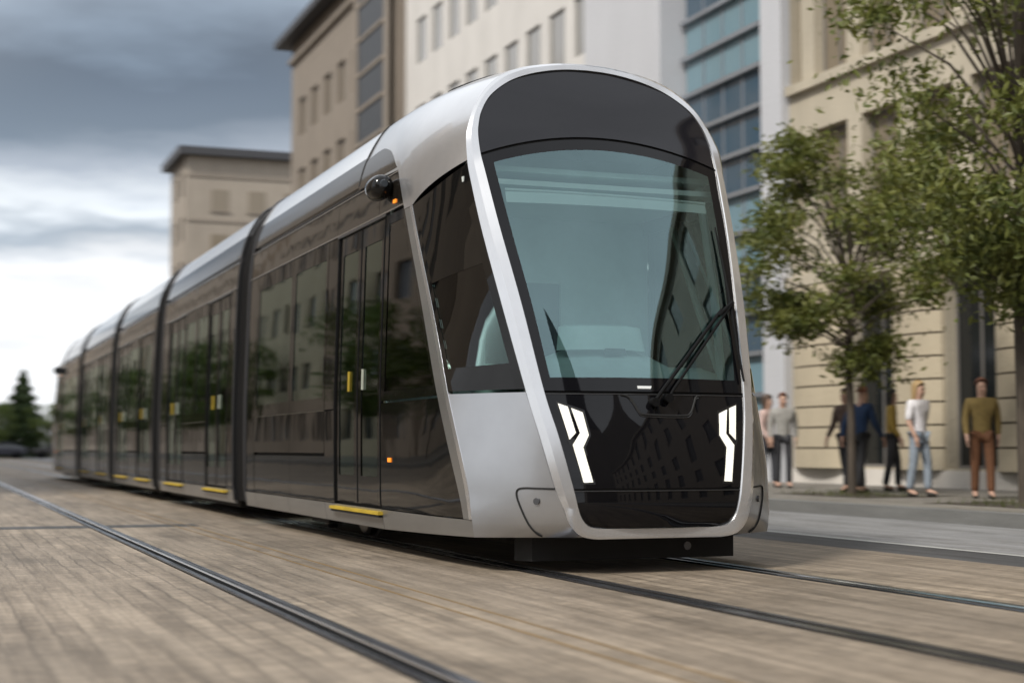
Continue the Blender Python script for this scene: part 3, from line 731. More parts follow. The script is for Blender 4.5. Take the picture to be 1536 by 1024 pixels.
# beige stone building with rusticated piers (right edge of the street)
per = 3.1; ops = []; gro = []
y = 22.9
cent = [23.35+per*k for k in range(-5, 2)]
low = [(c-.75, c+.75, .5, 4.2) for c in cent]
up = []
for k in range(-9, 3):
    c = 26.1+1.75*k
    for za, zb in ((5.5, 7.6), (8.76, 10.95), (12.2, 14.4), (15.4, 17.4)): up.append((c-.62, c+.62, za, zb))
r, b = building('stone_building', 'beige stone building with jointed ground floor piers, right of the blue glass block', XF, -1, 8.2, 29.45, 19, 'beige', low+up, lambda o: 'doordark' if o[2] < 2 else 'warmglass', 'frame', rev=.35, cornices=((4.3, .22, .22), (8.5, .2, .14), (11.9, .2, .12), (18.7, .4, .5)), plinth=.46, mull=1)
edges_ = [(a+.75, bb-.75) for a, bb in zip(cent, cent[1:])]+[(cent[-1]+.75, 29.4)]
for a, bb in edges_:
    mb = MB(); z = .47
    while z < 4.25:
        zt = min(z+.39, 4.28); n = 10
        def cs(k):
            u = k/n; bul = .06+.22*math.sin(math.pi*u)**.6
            return XF-bul, lerp(a+.02, bb-.02, u)
        mb.slab([[(cs(k)[0], cs(k)[1], zz) for zz in (z, zt)] for k in range(n+1)], [[(XF+.02, cs(k)[1], zz) for zz in (z, zt)] for k in range(n+1)]); z = zt+.035
    local(mb, b).obj('pilaster', M['beige2'], r, 40)
    mb = MB()
    mb.slab([[(XF-.03-.2*math.sin(math.pi*k/8)**.6, lerp(a+.04, bb-.04, k/8), zz) for zz in (.47, 4.27)] for k in range(9)], [[(XF+.02, lerp(a+.04, bb-.04, k/8), zz) for zz in (.47, 4.27)] for k in range(9)])
    local(mb, b).obj('pilaster_core', M['joints'], r, 40)
# blue glass block
base = (XF, 32, .1); r = empty('glass_building', base); tag(r, 'blue glass fronted block with silver mullion bands, between the beige stone and white buildings', 'building')
mb = MB(); shell_box(mb, XF+.05, -1, 29.5, 34.4, .1, 24, 12); mb.quad((XF+.05, 29.5, .1), (XF+.05, 34.4, .1), (XF+.05, 34.4, 24), (XF+.05, 29.5, 24)); local(mb, base).obj('wall', M['palewall'], r, 0)
z = .2; k = 0
while z < 23.5:
    mb = MB(); mb.box(XF-.02, 30.6, z+.06, XF+.05, 34.35, z+.9); local(mb, base).obj('glass_band', M['tealglass' if k in (1, 2, 5, 6, 10, 11, 16, 17, 21) else 'blueglass'], r, 0)
    mb = MB(); mb.box(XF-.16, 30.55, z-.05, XF+.05, 34.4, z+.06); local(mb, base).obj('mullion', M['alu'], r, 0)
    z += .93; k += 1
mb = MB()
for yy in (31.5, 32.45, 33.4): mb.box(XF-.05, yy-.03, .2, XF+.04, yy+.03, 23.5)
local(mb, base).obj('vertical_bar', M['alu'], r, 0)
mb = MB(); mb.box(XF-.2, 29.5, .1, XF+.3, 30.4, 24); local(mb, base).obj('pier', M['palewall'], r, 0)
# white building with window rows and a blank pale pier
ops = []
for zf in (2.0, 5.4, 8.8, 12.2, 15.6, 19.0):
    yy = 40.3
    while yy < 57.5:
        ops.append((yy, yy+1.25, zf, zf+1.75)); yy += 1.95
building('white_building', 'white rendered office block with rows of grey windows behind the tram roof', XF, -1, 39.2, 58.6, 25, 'whitewall', ops, 'greyglass', 'greyframe', rev=.12, cornices=((24.7, .4, .4),), plinth=.5, mull=0)
base = (XF, 36.8, .1); r = empty('white_tower', base); tag(r, 'pale blank fronted tower between the white office block and blue glass', 'building')
mb = MB(); shell_box(mb, XF-.7, -1, 34.45, 39.15, .1, 27, 12); mb.quad((XF-.7, 34.45, .1), (XF-.7, 39.15, .1), (XF-.7, 39.15, 27), (XF-.7, 34.45, 27)); local(mb, base).obj('wall', M['palewall'], r, 0)
mb = MB(); mb.box(XF-.9, 34.4, 27, XF+8, 39.2, 27.4); local(mb, base).obj('roof', M['alu'], r, 0)
# tan building with dark stair window strip
ops = [(59.6, 63.6, 3, 24)]
for zf in (2.2, 5.8, 9.4, 13.0, 16.6):
    yy = 65.5
    while yy < 77: ops.append((yy, yy+1.4, zf, zf+1.9)); yy += 2.6
building('tan_building', 'tall tan building with a dark overhanging eave and narrow glazed strip', XF, -1, 58.8, 79.0, 21.6, 'tan', ops[1:], 'warmglass', 'frame', rev=.2, eave=(.8, .35), cornices=((20.6, .25, .2),))
base = (XF, 61.6, .1); r = empty('stair_tower', base); tag(r, 'narrow dark glazed stair tower rising beside the tan building', 'building')
mb = MB(); shell_box(mb, XF-.5, -1, 59.2, 64.6, .1, 30, 9); mb.box(XF-.55, 59.2, .1, XF-.3, 59.88, 30.1); mb.box(XF-.55, 64.02, .1, XF-.3, 64.6, 30.1); local(mb, base).obj('wall', M['tan'], r, 0)
for kz in range(20):
    mb = MB(); mb.box(XF-.5, 59.9, .2+kz*1.5, XF-.4, 64.0, 1.55+kz*1.5); local(mb, base).obj('glass_band', M['slate'], r, 0)
    mb = MB(); mb.box(XF-.56, 59.9, 1.55+kz*1.5, XF-.38, 64.0, 1.7+kz*1.5); local(mb, base).obj('mullion', M['tan'], r, 0)
# far block whose end wall looks down the street
ops = [(yy, yy+1.4, zf, zf+1.8) for zf in (3, 6.4, 9.8, 13.2, 16.6, 20.0) for yy in (119.5, 122.6)]
r, b = building('corner_building', 'flat roofed tan block farthest down the street, beyond the tall tan building', 18.3, -1, 118, 125.8, 22.9, 'farwall', ops, 'bglass', 'frame', depth=16, rev=.2, eave=(.7, .6))
ops = []
mb = MB()
for zz in (4.3, 7.7, 11.1, 14.5, 17.9, 21.3): mb.box(18.35, 117.93, zz, 34.2, 118.0, zz+.2)
local(mb, b).obj('string_course', M['tan'], r, 0)
for zf in (5.2, 8.6, 12.0, 15.4, 18.8):                       # narrow windows in its end wall
    for k in range(5):
        mb = MB(); x = 20.2+k*2.8; mb.box(x, 117.96, zf, x+1.3, 118.02, zf+1.6); w = local(mb, b).obj('window', M['warmglass'], r, 0)
        mb = MB(); mb.box(x-.1, 117.88, zf-.12, x+1.4, 118.02, zf-.01); local(mb, b).obj('sill', M['tan'], w, 0)

# the near side of the street: what the tram's glossy side mirrors
def gen_ops(y0, y1, H, w, gap, h, fl, z_first=1.0):
    ops = []; z = z_first
    while z+h < H-.8:
        y = y0+gap
        while y+w < y1-gap*.4: ops.append((y, y+w, z, z+h)); y += w+gap
        z += fl
    return ops
XL = -12
M['lit'] = stone_mat('cream_stone', (.48, .39, .30)); M['lit2'] = stone_mat('sand_stone', (.46, .37, .28))
building('stone_building', 'cream stone block opposite, mirrored in the side of the tram near its nose', XL, 1, 24, 60, 25, 'lit', gen_ops(24, 60, 25, 1.5, 1.7, 2.0, 3.6), 'bglass', 'frame', cornices=((4.2, .3, .2), (24.5, .4, .4)))
building('tan_building', 'sandy office block opposite, mirrored in the second car of the tram', XL, 1, 62, 102, 33, 'lit2', gen_ops(62, 102, 33, 2.2, 2.2, 1.8, 3.6), 'bglass', 'frame', cornices=((32.5, .4, .4),))
building('stone_building', 'tall cream block opposite, mirrored in the far cars of the tram', XL, 1, 106, 150, 31, 'lit', gen_ops(106, 150, 31, 2.0, 2.4, 1.9, 3.6), 'bglass', 'frame', cornices=((30.6, .4, .4),))
building('stone_building', 'long cream block opposite, mirrored in the rear car of the tram', XL, 1, 154, 230, 20, 'lit', gen_ops(154, 230, 20, 3.0, 3.0, 2.0, 3.8), 'bglass', 'frame', cornices=((19.5, .4, .4),))
building('tan_building', 'low far block opposite, mirrored at the very tail of the tram', XL, 1, 234, 430, 20, 'lit2', gen_ops(234, 430, 20, 4.0, 6.0, 2.4, 5), 'bglass', 'frame', cornices=((19.5, .4, .4),))
building('tan_building', 'low sandy block opposite, mirrored in the left of the tram face', XL, 1, -45, 2, 10, 'lit2', gen_ops(-45, 2, 10, 1.8, 3.2, 2.0, 3.6), 'bglass', 'frame', cornices=((9.5, .4, .4),))
building('tan_building', 'brown stone block behind the right pavement, mirrored in the right edge of the windscreen', XF, -1, -45, 7.9, 18.6, 'tan', gen_ops(-45, 7.9, 18.6, 1.4, 2.6, 2.2, 3.6), 'slate', 'frame', cornices=((18.1, .4, .4),))

base = (15, -60, 0); r = empty('church', base); tag(r, 'dark stone church with a tall pointed spire, mirrored low in the windscreen', 'church')
MB().box(-5, -5, 0, 5, 5, 40).obj('tower', M['tan'], r, 0)
mb = MB(); mb.add([(-5, -5, 40), (5, -5, 40), (5, 5, 40), (-5, 5, 40), (0, 0, 74)], [(0, 1, 4), (1, 2, 4), (2, 3, 4), (3, 0, 4), (0, 1, 2, 3)]); mb.obj('spire', M['eave'], r, 0)
mb = MB(); mb.prism([(5.01, 0), (25, 0), (25, 38), (15, 56), (5.01, 38)], lambda p, d: (p[0], d, p[1]), -30, 4); mb.obj('nave', M['tan'], r, 0)

# ------------------------------------------------------------------ vegetation
def leafmat(name, c1, c2):
    m = bpy.data.materials.new(name); n, l = nt(m)
    out = n.new('ShaderNodeOutputMaterial'); p = n.new('ShaderNodeBsdfPrincipled'); t = n.new('ShaderNodeBsdfTranslucent'); mx = n.new('ShaderNodeMixShader'); mx.inputs[0].default_value = .28
    nz = n.new('ShaderNodeTexNoise'); nz.inputs['Scale'].default_value = 1; nz.inputs['Detail'].default_value = 3; l.new(coords(n, l, (2.2, 2.2, 2.2)), nz.inputs['Vector'])
    r = n.new('ShaderNodeMapRange'); r.inputs[1].default_value = .35; r.inputs[2].default_value = .65; l.new(nz.outputs[0], r.inputs[0])
    c = n.new('ShaderNodeMix'); c.data_type = 'RGBA'; c.inputs[6].default_value = (*c1, 1); c.inputs[7].default_value = (*c2, 1); l.new(r.outputs[0], c.inputs[0])
    l.new(c.outputs[2], p.inputs['Base Color']); l.new(c.outputs[2], t.inputs[0]); p.inputs['Roughness'].default_value = .55
    l.new(p.outputs[0], mx.inputs[1]); l.new(t.outputs[0], mx.inputs[2]); l.new(mx.outputs[0], out.inputs[0]); return m
M['leaf'] = leafmat('street_tree_leaves', (.075, .098, .016), (.165, .17, .034)); M['leafd'] = leafmat('dark_leaves', (.030, .055, .016), (.065, .09, .026))
M['leafb'] = leafmat('bright_leaves', (.06, .10, .02), (.14, .18, .035)); M['needle'] = leafmat('conifer_needles', (.03, .06, .02), (.07, .105, .035))
M['bark'] = pmat('bark', (.07, .055, .042), .9, var=.35, vscale=(12, 12, 3), bump=.01, bscale=(20, 20, 5))
def leaf(mb, c, s, rnd):
    d = Vector((rnd.gauss(0, 1), rnd.gauss(0, 1), rnd.gauss(0, .7))).normalized(); e = d.orthogonal().normalized(); e = Matrix.Rotation(rnd.random()*6.28, 3, d) @ e
    f = d.cross(e); c = Vector(c)
    mb.add([c-e*s, c-f*s*.42+d*s*.12, c+e*s, c+f*s*.42+d*s*.12], [(0, 1, 2, 3)])
def tree_mesh(seed, H, z0, rad, nclump, nleaf, ls, lm, squash=1.0):
    rnd = random.Random(seed); wood = MB(); lv = MB()
    top = H*.80
    tr = [(0, 0, 0), (.02, .01, z0*.5), (.0, .04, z0), (.05, -.03, lerp(z0, top, .5)), (0, .02, top)]
    wood.tube(tr, [H*.013, H*.011, H*.010, H*.007, H*.003], 10)
    cl = []
    for k in range(nclump):
        hz = rnd.random(); z = lerp(z0*.93, H*.96, hz)
        w = rad*(math.sin(math.pi*min(1, .12+.88*(1-hz)**.85))**.7+.12)
        a = rnd.random()*6.283; rr = w*math.sqrt(rnd.uniform(.12, 1.1))
        cl.append((rr*math.cos(a), rr*math.sin(a)*squash, z, rad*rnd.uniform(.16, .34)))
    for x, y, z, r in cl:
        zb = lerp(z0*.8, min(z, top), .55); p0 = (0, 0, zb); pm = (x*.45, y*.45, lerp(zb, z, .62))
        wood.tube([p0, pm, (x, y, z)], [H*.0035, H*.0024, .004], 5, False)
        for _ in range(int(nleaf/nclump*rnd.uniform(.6, 1.5))):
            g = Vector((rnd.gauss(0, 1), rnd.gauss(0, 1), rnd.gauss(0, .55)))*r*.62
            leaf(lv, (x+g.x, y+g.y, z+g.z), ls*rnd.uniform(.6, 1.35), rnd)
    return wood.mesh('trunk', M['bark'], 60), lv.mesh('crown', M[lm], 0, weld=False)
def put_tree(name, meshes, loc, label, rz=0, sc=1, group=None):
    r = empty(name, loc, rz); r.scale = (sc, sc, sc); tag(r, label, 'tree', group)
    for nme, me in zip(('trunk', 'crown'), meshes):
        o = bpy.data.objects.new(nme, me); COL.objects.link(o); o.parent = r
    return r
T1 = tree_mesh(3, 5.75, 2.15, 1.5, 52, 15000, .06, 'leaf'); T2 = tree_mesh(11, 8.6, 2.7, 2.2, 84, 24000, .065, 'leaf')
put_tree('street_tree', T1, (13.5, 20.9, .146), 'smaller green street tree on the pavement, nearest the tram nose', .4)
put_tree('street_tree', T2, (13.1, 16.3, .146), 'larger green street tree at the right edge, its crown reaching past the top', 1.2)
T3 = tree_mesh(21, 8.5, 2.4, 2.8, 60, 5200, .15, 'leafb')
def conifer(seed, H, rad, n):
    rnd = random.Random(seed); wood = MB(); lv = MB()
    wood.tube([(0, 0, 0), (0, 0, H*.5), (0, 0, H*.97)], [H*.02, H*.012, .02], 8)
    for k in range(n):
        h = rnd.random()**1.25; z = lerp(.06*H, H, h); w = rad*(1-h)**.85*(.75+.25*math.sin(z*7/H*9))+.06
        a = rnd.random()*6.283; rr = w*math.sqrt(rnd.random())
        leaf(lv, (rr*math.cos(a), rr*math.sin(a), z-rr*.22), .22*rnd.uniform(.6, 1.4), rnd)
    return wood.mesh('trunk', M['bark'], 60), lv.mesh('crown', M['needle'], 0, weld=False)
C1 = conifer(5, 7.9, 3.6, 6500)
put_tree('conifer_tree', C1, (8.7, 150, 0), 'tall dark conifer standing alone beyond the tail of the tram', 0, 1.0)
for k, (x, yy, sc, lab) in enumerate([(7.0, 158, .66, 'low leafy tree left of the dark conifer, at the edge of the photo'), (11.0, 148, .62, 'low leafy tree right of the dark conifer, nearly hidden by the tram tail'), (8.6, 170, .66, 'low leafy tree behind the dark conifer, filling the gap to its left'), (10.0, 156, .60, 'round leafy tree between the dark conifer and the tram tail'), (6.0, 146, .60, 'round leafy tree nearest the camera in the row beside the conifer')]):
    put_tree('leafy_tree', T3, (x, yy, 0), lab, k*1.7, sc, 'low trees beyond the tram')
for k, (yy, sc) in enumerate([(46, .75), (55, .85), (88, .95), (97, .9), (124, .95), (176, .95)]):
    put_tree('leafy_tree', T3, (-8.6, yy, .12), 'leafy street tree opposite, mirrored in the glossy side of the tram', k*2.1, sc, 'street trees mirrored in the tram side')
# tree pits and planting under the street trees
M['grass'] = leafmat('pit_grass', (.06, .075, .02), (.11, .11, .04)); M['soil'] = pmat('soil', (.045, .035, .025), .95, var=.4, vscale=(9, 9, 9))
rnd = random.Random(4)
for x, yy in ((13.5, 20.9), (13.1, 16.3)):
    tag(MB().box(x-.65, yy-1.3, .1, x+.65, yy+1.3, .15).obj('tree_pit', M['soil'], None, 0), kind='structure')
    mb = MB()
    for k in range(260):
        px, py = x+rnd.uniform(-.62, .62), yy+rnd.uniform(-1.25, 1.25); h = rnd.uniform(.04, .12); a = rnd.random()*6.28; dx, dy = .008*math.cos(a), .008*math.sin(a); lx, ly = rnd.gauss(0, .03), rnd.gauss(0, .03)
        mb.add([(px-dx, py-dy, .15), (px+dx, py+dy, .15), (px+lx, py+ly, .15+h)], [(0, 1, 2)])
    tag(mb.obj('grass', M['grass'], None, 0, weld=False), 'thin grass growing in the soil pit under a street tree', 'grass', kind='stuff')

# ------------------------------------------------------------------ people
def cloth(name, c, r=.85): return pmat(name, c, r, var=.15, vscale=(14, 14, 14))
SK = pmat('skin', (.50, .31, .23), .55, var=.06, vscale=(9, 9, 9))
def skin_mesh(name, chains, mat, sub=1):
    "chains: lists of (point, radius); equal points are joined"
    vs = []; rad = []; idx = {}; ed = []
    for ch in chains:
        last = None
        for p, r in ch:
            k = tuple(round(c, 4) for c in p)
            if k not in idx: idx[k] = len(vs); vs.append(p); rad.append(r if isinstance(r, tuple) else (r, r))
            i = idx[k]
            if last is not None and last != i: ed.append((last, i))
            last = i
    me = bpy.data.meshes.new(name); me.from_pydata(vs, ed, [])
    o = bpy.data.objects.new('tmp', me); COL.objects.link(o)
    sm = o.modifiers.new('skin', 'SKIN'); sm.use_smooth_shade = True
    for i, d in enumerate(me.skin_vertices[0].data): d.radius = rad[i]; d.use_root = (i == 0)
    ss = o.modifiers.new('sub', 'SUBSURF'); ss.levels = sub; ss.render_levels = sub
    dg = bpy.context.evaluated_depsgraph_get(); ev = o.evaluated_get(dg)
    res = bpy.data.meshes.new_from_object(ev); res.name = name
    res.materials.clear(); res.materials.append(mat)
    bpy.data.objects.remove(o); bpy.data.meshes.remove(me)
    res.shade_smooth(); return res
def person(loc, rz, label, top, legs, hair, long_hair=False, step=.12, arm=(.06, -.06), sleeves=True, skirt_=False, lean=0, h=1.0, shoes=(.04, .035, .03)):
    r = empty('person', loc, rz); r.scale = (h, h, h); tag(r, label, 'person', 'pedestrians on the right pavement')
    f = lambda z: -lean*max(0, z-.95)            # forward is -y
    P = lambda x, y, z: (x, y+f(z), z)
    pel, sp, ch, nk, hb, hm, ht = P(0, 0, .95), P(0, .01, 1.13), P(0, .0, 1.33), P(0, .0, 1.46), P(0, -.015, 1.53), P(0, -.012, 1.61), P(0, 0, 1.70)
    body = [[(pel, (.115, .085)), (sp, (.10, .075)), (ch, (.115, .075)), (nk, .05), (hb, .062), (hm, (.077, .095)), (ht, (.055, .06))], [(hb, .06), (P(0, -.098, 1.575), .016)]]
    legsC = []; shoeC = []; topC = [[(P(0, 0, .86), (.150, .112)), (P(0, 0, .98), (.145, .11)), (sp, (.138, .104)), (ch, (.168, .115)), (P(0, 0, 1.41), (.11, .078)), (P(0, 0, 1.455), (.062, .06))]]
    for s in (-1, 1):
        st = step*s; hip = P(.085*s, 0, .90); kn = (.095*s, -st*.55-.02, .50); an = (.095*s, -st+.02, .09); toe = (.105*s, -st-.13, .035); heel = (.095*s, -st+.05, .04)
        body.append([(pel, (.115, .085)), (hip, .075), (kn, .052), (an, .042), (toe, .035)])
        legsC.append([(P(0, 0, .93), (.115, .09)), (hip, .094), (kn, .07), ((an[0], an[1], .09), .062)])
        shoeC.append([(heel, .042), ((an[0], an[1]-.06, .045), .046), (toe, .036)])
        a = arm[0] if s < 0 else arm[1]
        sh = P(.185*s, .0, 1.395); el = P(.235*s, .03-a*.6, 1.12); wr = P(.235*s, -.05-a*1.6, .90); pm = P(.235*s, -.065-a*1.8, .83)
        body.append([(ch, (.115, .075)), (sh, .046), (el, .042), (wr, .028), (pm, (.022, .036))])
        for q, (dy, ln) in enumerate(((-.026, .075), (-.009, .085), (.009, .08), (.025, .062))):
            body.append([(pm, (.022, .036)), ((pm[0]-s*.004, pm[1]+dy, pm[2]-.045), .0085), ((pm[0]-s*.016, pm[1]+dy*.95-.006, pm[2]-.045-ln*.6), .0075)])
        body.append([(wr, .028), ((wr[0]-s*.01, wr[1]-.04, wr[2]-.035), .010), ((wr[0]-s*.016, wr[1]-.055, wr[2]-.075), .008)])
        topC.append([(ch, (.168, .115)), (sh, .07), (el, .056)]+([(wr, .040)] if sleeves else []))
    o = bpy.data.objects.new('body', skin_mesh('body', body, SK)); COL.objects.link(o); o.parent = r
    def child(nm, chains, mat):
        q = bpy.data.objects.new(nm, skin_mesh(nm, chains, mat)); COL.objects.link(q); q.parent = r
    child('jacket' if sleeves else 'shirt', topC, top); child('trousers', legsC, legs)
    if skirt_:
        MB().lathe([(.13, .98), (.15, .9), (.2, .65), (.23, .5)], (0, 0, 0), 'z', 18).obj('skirt', legs, r)
    for c in shoeC: child('shoe', [c], cloth('shoe_leather', shoes))
    mb = MB(); c = Vector(hm)+Vector((0, .012, .025))
    rows = []
    for i in range(9):
        th = R(3+i*(13 if long_hair else 11.2)); row = []
        for k in range(17):
            a = 2*math.pi*k/16; face = max(0, -math.sin(a)); cut = 1-.55*face*max(0, (i-3)/5)
            x, y, z = .092*math.sin(th*cut)*math.cos(a), .112*math.sin(th*cut)*math.sin(a), .112*math.cos(th*cut)
            if long_hair and i > 6 and face < .2: z -= .08*(i-6)
            row.append((c.x+x, c.y+y, c.z+z))
        rows.append(row)
    mb.grid(rows).obj('hair', hair, r, 60)
    mb = MB()
    for s in (-1, 1): mb.lathe([(0, -.006), (.008, -.003), (.009, .003), (0, .006)], (s*.03, hm[1]-.088, hm[2]+.005), 'y', 8)
    mb.obj('eyes', pmat('eye_dark', (.03, .02, .015), .2), r)
    mb = MB().tube([(-.022, hm[1]-.086, hm[2]-.05), (0, hm[1]-.092, hm[2]-.052), (.022, hm[1]-.086, hm[2]-.05)], .004, 6); mb.obj('mouth', pmat('lips', (.32, .12, .10), .5), r)
    return r
HB = pmat('brown_hair', (.06, .032, .018), .6); HL = pmat('fair_hair', (.36, .24, .11), .6); HR = pmat('auburn_hair', (.14, .05, .025), .6); HK = pmat('dark_hair', (.02, .016, .014), .6)
person((14.9, 25.9, .146), .5, 'person in a pale pink top and dark trousers, close behind the tram nose', cloth('pale_pink', (.55, .40, .36)), cloth('dark_cloth', (.03, .032, .04)), HB, True, .1)
person((14.7, 25.0, .146), -.4, 'person in a grey top and dark trousers beside the person in pink', cloth('grey_knit', (.30, .29, .27)), cloth('dark_cloth', (.03, .03, .035)), HR, False, .06)
person((14.2, 21.75, .146), 1.9, 'person in a navy blue jacket and black trousers, leaning forward', cloth('navy', (.02, .045, .11)), cloth('black_cloth', (.015, .015, .018)), HR, False, .2, (.16, -.12), lean=.12)
person((14.5, 22.6, .146), -1.2, 'person in a brown jacket beside the person in navy blue', cloth('brown_cloth', (.10, .065, .05)), cloth('black_cloth2', (.02, .02, .024)), HB, False, .16, (.1, -.1))
person((14.0, 19.85, .146), .3, 'person in a white shirt and pale jeans with fair hair', cloth('white_cotton', (.72, .70, .72)), cloth('pale_denim', (.25, .29, .34)), HL, True, .1, (.04, -.08), sleeves=False)
person((14.3, 18.75, .146), -.5, 'person in a mustard jacket and rust trousers at the right', cloth('mustard', (.20, .14, .045)), cloth('rust', (.15, .065, .03)), HR, False, .12)
person((15.4, 22.6, .146), .9, 'person in an ochre top and dark trousers, partly behind the person in navy blue', cloth('ochre', (.30, .20, .04)), cloth('dark_cloth2', (.03, .03, .034)), HK, True, .1)

# ------------------------------------------------------------------ parked cars far down the street
def car(loc, rz, paint, label):
    r = empty('parked_car', loc, rz); tag(r, label, 'car', 'cars parked far down the street')
    sec = [(-2.1, .45, .75), (-2.05, .35, .82), (-1.2, .3, .95), (-.75, .3, 1.0), (-.1, .3, 1.0), (.9, .3, 1.0), (1.7, .3, .98), (2.05, .35, .9), (2.1, .5, .75)]
    mb = MB(); mb.grid([[(y, -.86, zb), (y, -.9, lerp(zb, zt, .5)), (y, -.82, zt), (y, 0, zt+.03), (y, .82, zt), (y, .9, lerp(zb, zt, .5)), (y, .86, zb)] for y, zb, zt in sec])
    n = sec[0]; mb.add([(n[0], -.86, n[1]), (n[0], .86, n[1]), (n[0], .82, n[2]), (n[0], -.82, n[2])], [(0, 1, 2, 3)]); n = sec[-1]; mb.add([(n[0], -.86, n[1]), (n[0], .86, n[1]), (n[0], .82, n[2]), (n[0], -.82, n[2])], [(0, 1, 2, 3)])
    mb.obj('body', paint, r, 40)
    mb = MB(); mb.grid([[(y, -w, zt-.01), (y, -w*.96, lerp(1.0, zt, .5)), (y, -.8, .98)][::-1]+[(y, w, zt-.01), (y, w*.96, lerp(1.0, zt, .5)), (y, .8, .98)] for y, w, zt in ((-.8, .78, 1.02), (-.15, .62, 1.43), (.9, .62, 1.45), (1.6, .7, 1.2), (1.95, .76, 1.0))]); mb.obj('cabin', M['bglass'], r, 40)
    MB().box(-.1, -.6, 1.43, .95, .6, 1.47).obj('roof', paint, r, 0)
    for y in (-1.3, 1.3):
        for s in (-1, 1):
            mb = MB(); mb.lathe([(0, -.1), (.26, -.1), (.31, -.08), (.31, .08), (.26, .1), (0, .1)], (y, s*.8, .31), 'y', 20); mb.obj('wheel', M['rubber'], r)
pt = {k: pmat('car_paint_'+k, c, .25, coat=.6) for k, c in dict(blue=(.05, .09, .2), red=(.035, .04, .06), grey=(.2, .2, .22), black=(.02, .02, .022)).items()}
for x, yy, c, lab in ((1.6, 139, 'blue', 'dark blue car parked leftmost in the far row of cars'), (6.4, 141, 'red', 'slate blue car parked in the far row of cars'), (11.2, 143, 'black', 'black car parked in front of the dark conifer'), (16.0, 145, 'grey', 'grey car parked in the far row, by the tail of the tram')):
    car((x, yy, 0), .12, pt[c], lab)

# ------------------------------------------------------------------ light, sky, camera
SUN_EL, SUN_AZ = R(46), math.atan2(-.86, -.5)          # from the left of the street, behind the camera
W = bpy.data.worlds.new('World'); S.world = W; W.use_nodes = True
n = W.node_tree.nodes; l = W.node_tree.links; n.clear()
out = n.new('ShaderNodeOutputWorld'); sky = n.new('ShaderNodeTexSky'); sky.sky_type = 'NISHITA'; sky.sun_disc = False; sky.sun_elevation = SUN_EL; sky.sun_rotation = SUN_AZ
b1 = n.new('ShaderNodeBackground'); b1.inputs[1].default_value = .1; l.new(sky.outputs[0], b1.inputs[0])
b2 = n.new('ShaderNodeBackground'); mx = n.new('ShaderNodeMixShader'); mx.inputs[0].default_value = .94
tc = n.new('ShaderNodeTexCoord'); sep = n.new('ShaderNodeSeparateXYZ'); l.new(tc.outputs['Generated'], sep.inputs[0])
# cloud sheet seen in perspective: flatten direction by its height
mz = n.new('ShaderNodeMath'); mz.operation = 'MAXIMUM'; mz.inputs[1].default_value = 0; l.new(sep.outputs[2], mz.inputs[0])
ad = n.new('ShaderNodeMath'); ad.operation = 'ADD'; ad.inputs[1].default_value = .10; l.new(mz.outputs[0], ad.inputs[0])
dv = n.new('ShaderNodeVectorMath'); dv.operation = 'DIVIDE'; cb = n.new('ShaderNodeCombineXYZ')
for k in range(2): l.new(ad.outputs[0], cb.inputs[k])
cb.inputs[2].default_value = 1; l.new(tc.outputs['Generated'], dv.inputs[0]); l.new(cb.outputs[0], dv.inputs[1])
nz = n.new('ShaderNodeTexNoise'); nz.inputs['Scale'].default_value = .9; nz.inputs['Detail'].default_value = 6; nz.inputs['Roughness'].default_value = .55; l.new(dv.outputs[0], nz.inputs['Vector'])
# elevation with cloud wobble
nm = n.new('ShaderNodeMath'); nm.operation = 'MULTIPLY_ADD'; nm.inputs[1].default_value = .16; nm.inputs[2].default_value = -.08; l.new(nz.outputs[0], nm.inputs[0])
el = n.new('ShaderNodeMath'); el.operation = 'ADD'; l.new(sep.outputs[2], el.inputs[0]); l.new(nm.outputs[0], el.inputs[1])
cr_ = n.new('ShaderNodeValToRGB'); e = cr_.color_ramp; l.new(el.outputs[0], cr_.inputs[0])
stops = [(0, (.80, .82, .85)), (.105, (.86, .87, .89)), (.128, (.34, .39, .45)), (.15, (.72, .76, .80)), (.172, (.36, .40, .46)), (.20, (.155, .19, .235)), (.235, (.115, .142, .18)), (.268, (.21, .265, .335)), (.32, (.44, .51, .59)), (.45, (.78, .83, .89)), (1.0, (1.0, 1.02, 1.06))]
e.elements[0].position, e.elements[0].color = stops[0][0], (*stops[0][1], 1); e.elements[1].position, e.elements[1].color = stops[-1][0], (*stops[-1][1], 1)
for p_, c in stops[1:-1]: q = e.elements.new(p_); q.color = (*c, 1)
nz2 = n.new('ShaderNodeMapRange'); nz2.inputs[1].default_value = .3; nz2.inputs[2].default_value = .7; nz2.inputs[3].default_value = .72; nz2.inputs[4].default_value = 1.28
l.new(nz.outputs[0], nz2.inputs[0])
ml = n.new('ShaderNodeMix'); ml.data_type = 'RGBA'; ml.blend_type = 'MULTIPLY'; ml.inputs[0].default_value = 1; l.new(cr_.outputs[0], ml.inputs[6]); l.new(nz2.outputs[0], ml.inputs[7])
l.new(ml.outputs[2], b2.inputs[0]); b2.inputs[1].default_value = 1.0
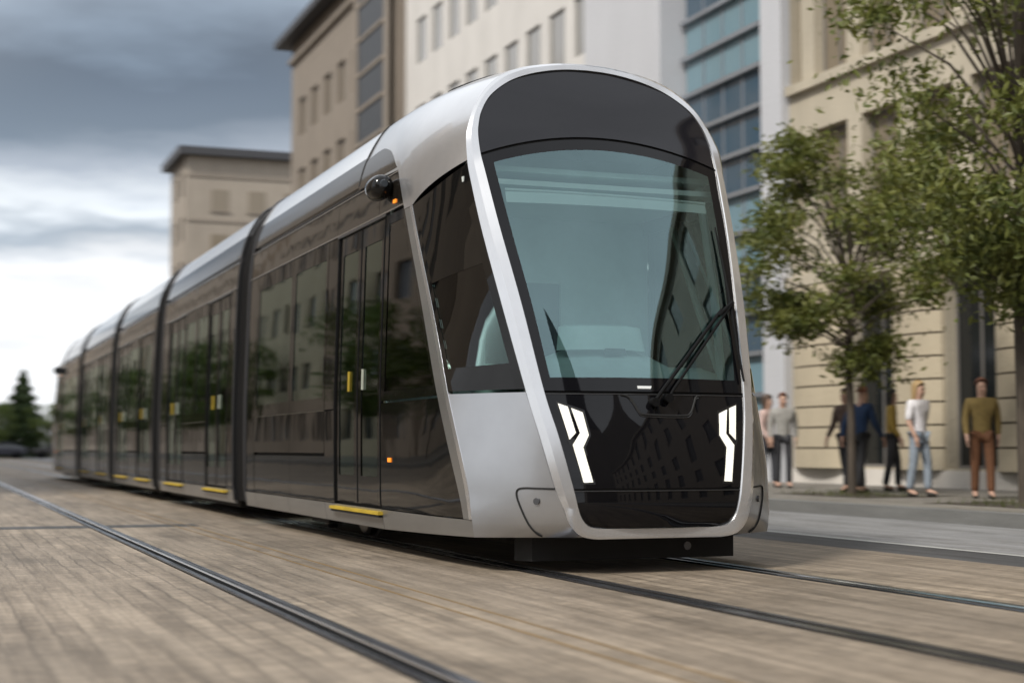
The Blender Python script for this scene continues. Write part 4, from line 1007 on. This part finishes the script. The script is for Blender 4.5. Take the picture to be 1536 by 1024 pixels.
dt = n.new('ShaderNodeVectorMath'); dt.operation = 'DOT_PRODUCT'; dt.inputs[1].default_value = (math.sin(R(9)), math.cos(R(9)), 0); l.new(tc.outputs['Generated'], dt.inputs[0])
az = n.new('ShaderNodeMapRange'); az.interpolation_type = 'SMOOTHSTEP'; az.inputs[1].default_value = .90; az.inputs[2].default_value = .975; l.new(dt.outputs['Value'], az.inputs[0])
mxs = n.new('ShaderNodeMix'); mxs.data_type = 'RGBA'; l.new(az.outputs[0], mxs.inputs[0]); mxs.inputs[6].default_value = (.82, .85, .89, 1); l.new(cr_.outputs[0], mxs.inputs[7]); l.new(mxs.outputs[2], ml.inputs[6])

l.new(b1.outputs[0], mx.inputs[1]); l.new(b2.outputs[0], mx.inputs[2]); l.new(mx.outputs[0], out.inputs[0])
sl = bpy.data.lights.new('sun', 'SUN'); sl.energy = 2.7; sl.angle = R(11); sl.color = (1, .95, .87); so = bpy.data.objects.new('sun', sl); COL.objects.link(so)
dirv = Vector((math.sin(SUN_AZ)*math.cos(SUN_EL), math.cos(SUN_AZ)*math.cos(SUN_EL), math.sin(SUN_EL))); so.rotation_euler = (-dirv).to_track_quat('-Z', 'Y').to_euler()
cam = bpy.data.cameras.new('camera'); co = bpy.data.objects.new('camera', cam); COL.objects.link(co); S.camera = co
cam.sensor_width = 36; cam.lens = 36*2350/1536; cam.clip_end = 4000; cam.clip_start = .05
co.location = (0, 0, .87)
yaw, pit = R(20.656), R(3.895)
fw = Vector((math.sin(yaw)*math.cos(pit), math.cos(yaw)*math.cos(pit), math.sin(pit))); co.rotation_euler = fw.to_track_quat('-Z', 'Y').to_euler()
cam.dof.use_dof = True; cam.dof.focus_distance = 11.8; cam.dof.aperture_fstop = 1.4; cam.dof.aperture_ratio = .5
S.view_settings.view_transform = 'Standard'; S.view_settings.look = 'None'; S.view_settings.exposure = .44; S.view_settings.gamma = 1
S.cycles.max_bounces = 8; S.cycles.transparent_max_bounces = 16; S.cycles.caustics_reflective = False; S.cycles.caustics_refractive = False
